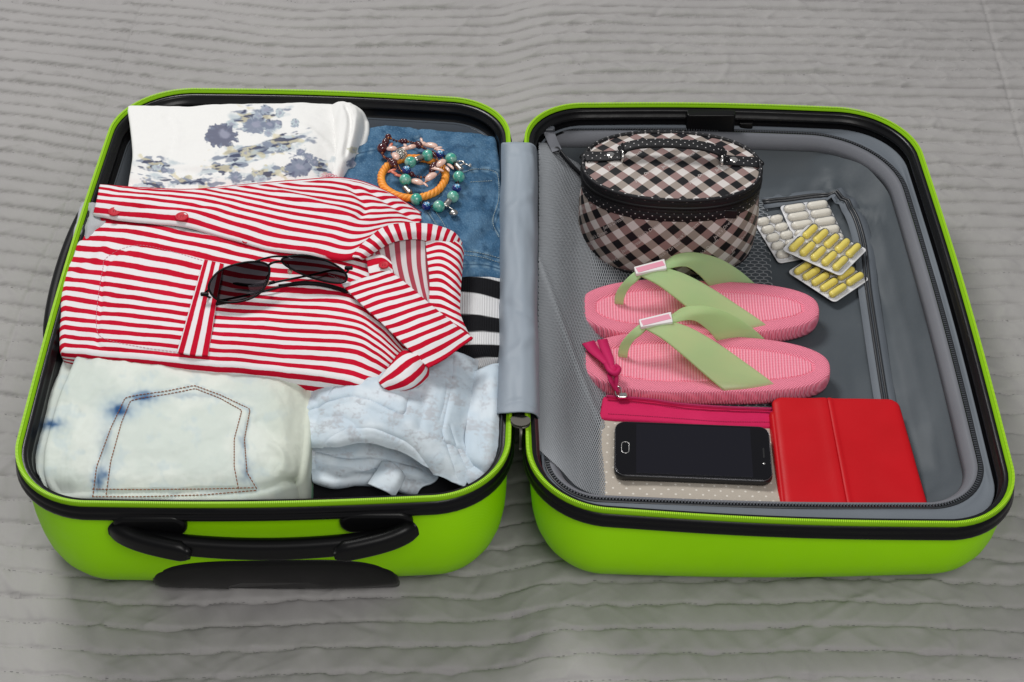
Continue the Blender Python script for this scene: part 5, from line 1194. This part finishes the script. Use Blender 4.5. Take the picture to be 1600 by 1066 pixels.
# spine along the side that faces the phone
e0, e1 = w[0], w[3]; d_ = (e1-e0)/np.linalg.norm(e1-e0); nrm_ = np.array([d_[1], -d_[0], 0]); nrm_ *= np.sign(nrm_.dot(e0-ctr))
P = np.array([e0+(e1-e0)*t for t in np.linspace(.12, .99, 30)]); sp = []
for z, o_ in ((FZ-.0006, 0), (.0440, .0030), (.038, .0042), (.032, .0036), (.0275, .001)): sp.append(np.c_[P[:, :2]+nrm_[:2]*o_, np.full(30, z)])
mesh('spine', np.array(sp), gridfaces(5, 30), m_red.m, folio, solid=.0012)
stitches('stitching', bvh_cv, [[(1216, 632), (1224, 690), (1232, 745), (1240, 795)], [(1218, 627), (1280, 627), (1340, 628), (1392, 630)]], m_redthr.m, folio, .0026, r=.00032)

# ---------------------------------------------------------------- blister packs
m_foil = Mat('blister_foil', (.74, .74, .76), .4, metal=.15, spec=.4); m_foil.bump(m_foil.noise(500, 3), .25, .0004); m_foil.bump(m_foil.noise(40, 2), .2, .002)
m_cy = Mat('yellow_capsule', (.86, .71, .16), .3, spec=.4); m_cw = Mat('ivory_capsule', (.80, .76, .68), .3, spec=.4)
m_dome = bpy.data.materials.new('clear_blister'); m_dome.use_nodes = True; nt = m_dome.node_tree; nt.nodes.clear()
_o = nt.nodes.new('ShaderNodeOutputMaterial'); _t = nt.nodes.new('ShaderNodeBsdfTransparent'); _g = nt.nodes.new('ShaderNodeBsdfGlossy'); _m = nt.nodes.new('ShaderNodeMixShader'); _f = nt.nodes.new('ShaderNodeFresnel')
_t.inputs[0].default_value = (.95, .95, .95, 1); _g.inputs['Roughness'].default_value = .12; _f.inputs[0].default_value = 1.12
nt.links.new(_f.outputs[0], _m.inputs[0]); nt.links.new(_t.outputs[0], _m.inputs[1]); nt.links.new(_g.outputs[0], _m.inputs[2]); nt.links.new(_m.outputs[0], _o.inputs['Surface'])
def blister(label, corners, z, cap, tilt=(0, 0), name='blister_pack', group='blister packs on the lining'):
    ctr, ang, L, Wd = fitrect(corners, z)
    print('blister', L, Wd)
    kx, ky_ = L/.0745, Wd/.0545
    e = thing(name, label, 'blister pack', (ctr[0], ctr[1], z), group, (tilt[0], tilt[1], ang))
    V, F = slab(rrect(L, Wd, .005, 5), -.0005, .0005, .0003, 2); local(mesh('foil_card', V, F, m_foil.m, None), e)
    n, m = 11, 14
    prof = []
    r, h = .0047*min(kx, 1.1), .0120*min(ky_, 1.1)
    V, F = [], None
    s = np.r_[[-h+r*math.sin(a)-r*0 for a in ()]]
    xs = np.r_[-h+r*(1-np.cos(np.linspace(0.15, np.pi/2, 5))), np.linspace(-h+r, h-r, 4)[1:-1], h-r+r*np.sin(np.linspace(0, np.pi/2-.15, 5))]
    rs = np.r_[r*np.sin(np.linspace(0.15, np.pi/2, 5)), [r*1.0, r*1.0], r*np.cos(np.linspace(0, np.pi/2-.15, 5))]
    rs = rs*np.where(xs > 0, 1.0, .94)
    V, F = tube(np.c_[np.zeros(len(xs)), xs, np.zeros(len(xs))], rs, 12); 
    me = md = None
    for i in range(5):
        for j in (-1, 1):
            pos = np.array([(i-2)*.0137*kx, j*.0132*ky_, .0030])
            if me is None:
                o = mesh('capsule', V, F, cap.m, None); me = o.data
            else:
                o = bpy.data.objects.new('capsule', me); COL.objects.link(o)
            o.parent = e; o.location = pos; o.rotation_euler = (0, 0, 0.0)
            if md is None:
                DV = V*np.array([1.2, 1.06, 1.2]); o = mesh('blister_dome', DV, F, m_dome, None); md = o.data
            else:
                o = bpy.data.objects.new('blister_dome', md); COL.objects.link(o)
            o.parent = e; o.location = pos
    # formed rims of the pockets
    A = Acc(); q = rrect(.0104*min(kx, 1.15), .0262*min(ky_, 1.1), .0050, 4)
    for i in range(5):
        for j in (-1, 1): A.add(*tube(np.c_[q+np.array([(i-2)*.0137*kx, j*.0132*ky_]), np.full(len(q), .0007)], .0006, 5, closed=True))
    local(A.build('pocket_rim', m_foil.m, None), e)
    return e
blister('silver blister pack of ivory capsules half hidden behind another, next to the toiletry case', [(1213, 333), (1262, 400), (1216, 416), (1180, 345)], .0290, m_cw)
blister('silver blister pack of ivory capsules lying under the upper yellow pack', [(1293, 314), (1322, 382), (1252, 392), (1216, 322)], .0335, m_cw, (R(2), R(1)))
blister('silver blister pack of yellow capsules tucked beneath another yellow pack', [(1228, 423), (1302, 473), (1361, 437), (1287, 392)], .0310, m_cy)
blister('silver blister pack of yellow capsules lying on top of the other packs', [(1222, 393), (1316, 435), (1353, 387), (1263, 348)], .0420, m_cy, (R(-3), R(0)))
# ---------------------------------------------------------------- sunglasses
m_frame = Mat('black_wire', (.003, .003, .0035), .35, spec=.15); m_tip = Mat('black_tip', (.003, .003, .0035), .4, spec=.15); m_pad = Mat('nose_pad', (.70, .52, .42), .25, trans=.4)
m_lens = bpy.data.materials.new('tinted_lens'); m_lens.use_nodes = True; nt = m_lens.node_tree; nt.nodes.clear()
out = nt.nodes.new('ShaderNodeOutputMaterial'); tr = nt.nodes.new('ShaderNodeBsdfTransparent'); gl_ = nt.nodes.new('ShaderNodeBsdfGlossy'); mx = nt.nodes.new('ShaderNodeMixShader'); fr = nt.nodes.new('ShaderNodeFresnel'); at_ = nt.nodes.new('ShaderNodeAttribute')
at_.attribute_name = 'Print'; gl_.inputs['Roughness'].default_value = .05; fr.inputs['IOR'].default_value = 1.15; gl_.inputs['Color'].default_value = (.55, .5, .6, 1)
nt.links.new(at_.outputs['Color'], tr.inputs['Color']); nt.links.new(fr.outputs[0], mx.inputs[0]); nt.links.new(tr.outputs[0], mx.inputs[1]); nt.links.new(gl_.outputs[0], mx.inputs[2]); nt.links.new(mx.outputs[0], out.inputs['Surface'])
lensA = [(326, 446), (341, 425), (369, 413), (399, 409), (418, 414), (421, 427), (415, 446), (402, 461), (377, 471), (350, 472), (333, 463)]
lensB = [(440, 407), (450, 401), (476, 399), (509, 407), (534, 421), (542, 434), (534, 442), (509, 440), (476, 430), (450, 417)]
gbase = hit(bvh_body, 440, 450)
glasses = thing('sunglasses', 'black wire aviator sunglasses with dark tinted lenses lying on the striped shirt', 'sunglasses', tuple(gbase))
def lens(pts, zfun):
    P = smooth_path(np.array([at(x, y, zfun(x, y)) for x, y in pts]), 60, True); c = P.mean(0); rings = []
    e1 = P[15]-c; nrm = np.cross(P[0]-c, e1); nrm /= np.linalg.norm(nrm); nrm *= np.sign(nrm[2])
    for s_ in (1.0, .8, .6, .4, .2, .02): rings.append(c+(P-c)*s_+nrm*.0035*(1-s_**2))
    V, F = loft(rings, False, True); ys_ = V[:, 2]; t = np.clip((ys_-ys_.min())/(ys_.max()-ys_.min()), 0, 1)
    col = np.array([.17, .150, .160])[None]*(1-t[:, None])+np.array([.045, .042, .05])[None]*t[:, None]
    col = col*.75
    rim = mesh('lens_rim', *tube(P, .0011, 8, closed=True), m_frame.m, glasses)
    mesh('lens', V, F, m_lens, rim, col=col); return P
zA = lambda x, y: .1615+(472-y)*.00036
zB = lambda x, y: .1630+(442-y)*.00034+max(0, 480-x)*.00006
PA = lens(lensA, zA); PB = lens(lensB, zB)
mesh('brow_bar', *tube(smooth_path([at(398, 409, zA(398, 409)+.001), at(410, 405, .186), at(428, 401, .184), at(448, 401, zB(448, 401)+.001)], 16), .0010, 8), m_frame.m, glasses)
mesh('bridge', *tube(smooth_path([at(419, 415, zA(419, 415)), at(425, 411, .184), at(434, 409, .183), at(441, 409, zB(441, 409))], 14), .0012, 8), m_frame.m, glasses)
def gz(x, y, up): p = hit(bvh_body, x, y); return p+np.array([0, 0, up])
# folded temples
T1 = smooth_path([at(545, 420, .170), at(540, 426, .166), gz(520, 428, .0045), gz(490, 434, .004), gz(450, 442, .004), gz(405, 451, .004)], 40)
mesh('temple', *tube(T1, .0011, 8), m_frame.m, glasses)
o = mesh('temple_tip', *tube(smooth_path([gz(430, 446, .0045), gz(412, 450, .0045), gz(390, 452, .005), gz(365, 450, .006)], 14), [.0017]*12+[.0016, .0008], 8), m_tip.m, glasses)
T2 = smooth_path([at(327, 452, .167), at(320, 460, .162), gz(332, 470, .003), gz(345, 473, .003), gz(400, 462, .003), gz(440, 452, .003), gz(480, 447, .003)], 50)
mesh('temple', *tube(T2, .0011, 8), m_frame.m, glasses)
mesh('temple_tip', *tube(smooth_path([gz(436, 451, .0035), gz(470, 447, .0035), gz(500, 448, .0032), gz(530, 455, .003), gz(544, 461, .0032)], 24), [.0016]*4+[.0022]*17+[.002, .0016, .0008], 8), m_tip.m, glasses)
for x, y, z in ((320, 462, .164), (545, 421, .170)):
    V, F = slab(rrect(.008, .0034, .0012), 0, .0034, .001); mesh('hinge', V+at(x, y, z-.0015), F, m_tip.m, glasses)
V, F = slab(rrect(.012, .0034, .0012), 0, .003, .001); mesh('hinge', (V @ rotz(.3).T)+at(347, 475, .1555), F, m_tip.m, glasses)
for x, y, z in ((417, 441, .164), (453, 424, .166)):
    mesh('nose_pad', *sphere(at(x, y, z), (.0024, .0034, .0028), 10, 8), m_pad.m, glasses)
    mesh('pad_arm', *tube([at(x, y, z), at(x-1, y-8, z+.004), at(x+(3 if x < 430 else -4), y-13, z+.010)], .0005, 6), m_frame.m, glasses)

# ---------------------------------------------------------------- bracelets on the blue jeans
def dz(x, y, up):
    p = hit(bvh_den, x, y); return p+np.array([0, 0, up])
m_orange = Mat('orange_leather', (.80, .24, .022), .5); m_orange.vary((.80, .25, .015), (.92, .38, .05), 90, 3)
oc = at(646, 281, .125); oc[2] = hit_down(bvh_den, oc[0], oc[1])
OB = thing('braided_bracelet', 'round orange braided leather bracelet lying under the bead strings', 'bracelet', tuple(oc), 'bracelets lying on the blue jeans')
ring_n = 300; a = np.linspace(0, 2*np.pi, ring_n, endpoint=False); RO = .0345
cz = np.array([hit_down(bvh_den, oc[0]+RO*math.cos(t), oc[1]+RO*math.sin(t), default=oc[2]) for t in a]); cz = .5*cz+.5*cz.mean()+.0042
for s_ in range(3):
    ph = a*15+s_*2*np.pi/3; rr = RO+.0019*np.cos(ph)
    P = np.c_[oc[0]+rr*np.cos(a), oc[1]+rr*np.sin(a), cz+.0017*np.sin(ph)]; mesh('braid_strand', *tube(P, .0026, 8, closed=True), m_orange.m, OB)
m_rhine = Mat('rhinestone_silver', (.72, .70, .66), .2, metal=.9)
# rhinestone ball clasp
c = dz(627, 252, .0095); A = Acc(); A.add(*sphere(c, .0058, 14, 10))
for k in range(150):
    z = 1-2*(k+.5)/150; th = k*2.39996; d = np.array([math.sqrt(1-z*z)*math.cos(th), math.sqrt(1-z*z)*math.sin(th), z]); A.add(*sphere(c+d*.0060, .00085, 5, 3))
A.build('rhinestone_clasp', m_rhine.m, OB, smooth=False)
m_turq = Mat('turquoise', (.10, .42, .34), .25, coat=.4); f = m_turq.remap(m_turq.noise(160, 4), .42, .62); m_turq.color(m_turq.mix(f, (.045, .36, .27), (.28, .52, .43)))
m_eyeb = Mat('cobalt_glass', (.006, .02, .17), .12, coat=.5); m_white = Mat('white_enamel', (.72, .78, .80), .2); m_lblue = Mat('light_blue_enamel', (.10, .38, .66), .2); m_blk2 = Mat('black_bead', (.01, .01, .012), .25)
m_silv = Mat('antique_silver', (.50, .49, .47), .32, metal=1.0); m_silv.bump(m_silv.noise(700, 2), .5, .0006)
TB = thing('bead_bracelet', 'turquoise and blue eye-bead bracelet with silver charms on the blue jeans', 'bracelet', tuple(dz(680, 295, 0)), 'bracelets lying on the blue jeans')
seq = [('t', 669, 257, .012), ('e', 688, 254, .011), ('t', 705, 258, .0085), ('s', 717, 269, .006), ('t', 717, 284, .0065), ('e', 714, 301, .006), ('t', 708, 315, .0062), ('s', 699, 325, .0055), ('t', 686, 330, .0062), ('e', 667, 329, .006), ('t', 651, 319, .0064), ('s', 637, 306, .0075), ('t', 634, 294, .011), ('e', 636, 281, .013), ('t', 642, 270, .014), ('s', 655, 262, .012)]
pts = []
for k, x, y, up in seq:
    p = dz(x, y, up); pts.append(p)
    if k == 't': mesh('turquoise_bead', *sphere(p, .0065, 16, 12), m_turq.m, TB)
    elif k == 'e':
        b = mesh('eye_bead', *sphere(p, (.0050, .0050, .0046), 16, 12), m_eyeb.m, TB)
        for v in (np.array([.15, -.62, .77]), np.array([-.1, .1, .99]), np.array([.7, -.3, .65])):
            v /= np.linalg.norm(v); T = v; N = np.cross(T, [0, 1.0, .3]); N /= np.linalg.norm(N); B = np.cross(T, N)
            for rr, off, mm, nm in ((.0029, .0038, m_white, 'eye_white'), (.0019, .0043, m_lblue, 'iris'), (.0010, .0047, m_blk2, 'pupil')):
                t = np.linspace(0, 6.283, 12, endpoint=False); V = np.vstack([[p+T*(off+.0010)], p+T*off+rr*(np.cos(t)[:, None]*N+np.sin(t)[:, None]*B)]); F = [[0, 1+i, 1+(i+1) % 12] for i in range(12)]
                mesh(nm, V, F, mm.m, b)
    else:
        q = np.array(pts[-2] if len(pts) > 1 else p); d = p-q; d /= np.linalg.norm(d)
        mesh('silver_bead', *tube([p-d*.0062, p-d*.005, p-d*.003, p, p+d*.003, p+d*.005, p+d*.0062], [.0022, .0036, .0031, .0036, .0031, .0036, .0022], 12), m_silv.m, TB)
P = smooth_path(pts, 120, True); mesh('cord', *tube(P, .0007, 6, closed=True), m_blk2.m, TB)
for i in range(len(pts)):
    m_ = (pts[i]+pts[(i+1) % len(pts)])/2; mesh('spacer_bead', *sphere(m_, .0018, 8, 6), m_blk2.m, TB)
c = dz(722, 264, .006); ky = mesh('key_charm', *tube([c+np.array([.0042*math.cos(t)-.002, .0034*math.sin(t)+.001, .001]) for t in np.linspace(0, 6.28, 14, endpoint=False)], .0011, 6, closed=True), m_silv.m, TB)
mesh('key_shaft', *tube([c+np.array([.002, .0005, .001]), c+np.array([.010, -.004, 0])], .0010, 6), m_silv.m, ky); mesh('key_bit', *box(c+np.array([.0088, -.0015, 0]), (.002, .004, .0014)), m_silv.m, ky, smooth=False)
c = dz(709, 339, .005); bc = mesh('ball_charm', *sphere(c, (.0048, .0045, .0036), 12, 8), m_silv.m, TB); mesh('charm_link', *tube([dz(700, 328, .006), c+np.array([-.004, .006, .002]), c+np.array([-.001, .004, .002])], .0009, 6), m_silv.m, bc)

m_burg = Mat('burgundy_glass', (.085, .008, .014), .12, coat=.5, trans=.25); m_copper = Mat('copper_seed', (.36, .13, .05), .3, metal=.6)
GB = thing('garnet_bracelet', 'dark red glass bead bracelet with copper seed beads and pink stone chips', 'bracelet', tuple(dz(620, 250, 0)), 'bracelets lying on the blue jeans')
loop = [(607, 223, .006), (601, 236, .007), (598, 248, .009), (601, 257, .010), (608, 262, .011), (615, 268, .011), (620, 275, .011), (629, 281, .011), (641, 284, .011), (650, 287, .010), (662, 289, .010), (671, 284, .010), (680, 272, .012), (683, 262, .013), (672, 252, .013), (662, 246, .013), (654, 238, .010), (643, 232, .008), (632, 229, .007), (620, 228, .0065)]
P = smooth_path([dz(*q) for q in loop], 400, True); P = resample(P, 64, True)
for i, p in enumerate(P):
    big = i % 8 in (2, 3); r = .0042 if (i % 16 in (3, 4)) else (.0031 if big else .0016)
    mesh('garnet_bead' if r > .002 else 'seed_bead', *sphere(p, r, 12 if r > .002 else 7, 8 if r > .002 else 5), (m_burg if r > .002 or i % 3 else m_copper).m, GB)
mesh('end_bead', *sphere(dz(607, 221, .006), .0038, 10, 8), m_burg.m, GB); mesh('end_bead', *sphere(dz(598, 246, .012), .0058, 12, 10), m_burg.m, GB)
m_coral = Mat('coral_chip', (.62, .17, .10), .35)
def chip(name, x, y, up, L, w, ang, mat, par, lift=.0):
    p = dz(x, y, up); d = np.array([math.cos(ang), math.sin(ang), lift]); n = 9; t = np.linspace(-1, 1, n); prof = np.sqrt(np.maximum(1-np.abs(t)**2.4, .02))
    Q = p+np.outer(t*L/2, d)+np.outer(1-t**2, [0, 0, L*.08]); return mesh(name, *tube(Q, w*prof, 10, flat=.62, up=(0, 0, 1)), mat, par)
for x, y, a_ in ((611, 240, 1.2), (617, 283, 2.6), (624, 287, 3.0), (613, 279, .3), (628, 290, 1.9)): chip('stone_chip', x, y, .010, .010, .0018, a_, m_coral.m, GB, .2)
m_shellp = Mat('pale_shell', (.74, .50, .42), .3, coat=.3); m_shellp.vary((.78, .60, .53), (.72, .42, .33), 120, 3)
SB = thing('shell_bracelet', 'peach shell bracelet tangled among the bead strings', 'bracelet', tuple(dz(655, 272, 0)), 'bracelets lying on the blue jeans')
for x, y, up, L, w, a_ in ((674, 240, .010, .017, .0042, -.4), (613, 247, .012, .012, .0036, -.1), (619, 260, .013, .015, .0042, -1.2), (652, 298, .011, .016, .0042, -.55), (674, 291, .012, .016, .0042, .75), (690, 272, .014, .014, .0040, .9), (643, 241, .009, .012, .0034, .3), (660, 237, .010, .010, .003, .1), (704, 272, .010, .014, .0018, -1.0), (699, 276, .010, .012, .0018, -1.1), (684, 282, .014, .016, .0020, -.45), (678, 277, .013, .012, .0016, -.8), (664, 300, .010, .012, .0014, -.9), (685, 246, .012, .010, .0018, .3), (688, 248, .011, .010, .0016, -.2), (659, 230, .009, .009, .0016, 1.8), (634, 240, .010, .010, .0018, -1.2), (633, 247, .012, .010, .0030, .2)):
    chip('shell', x, y, up, L, w, a_, m_shellp.m, SB, .1)
P = smooth_path([dz(x, y, .010) for x, y in ((612, 250), (619, 262), (630, 282), (652, 298), (674, 292), (692, 274), (690, 255), (674, 241), (650, 239), (628, 242))], 100, True); mesh('thread', *tube(P, .0006, 5, closed=True), m_copper.m, SB)
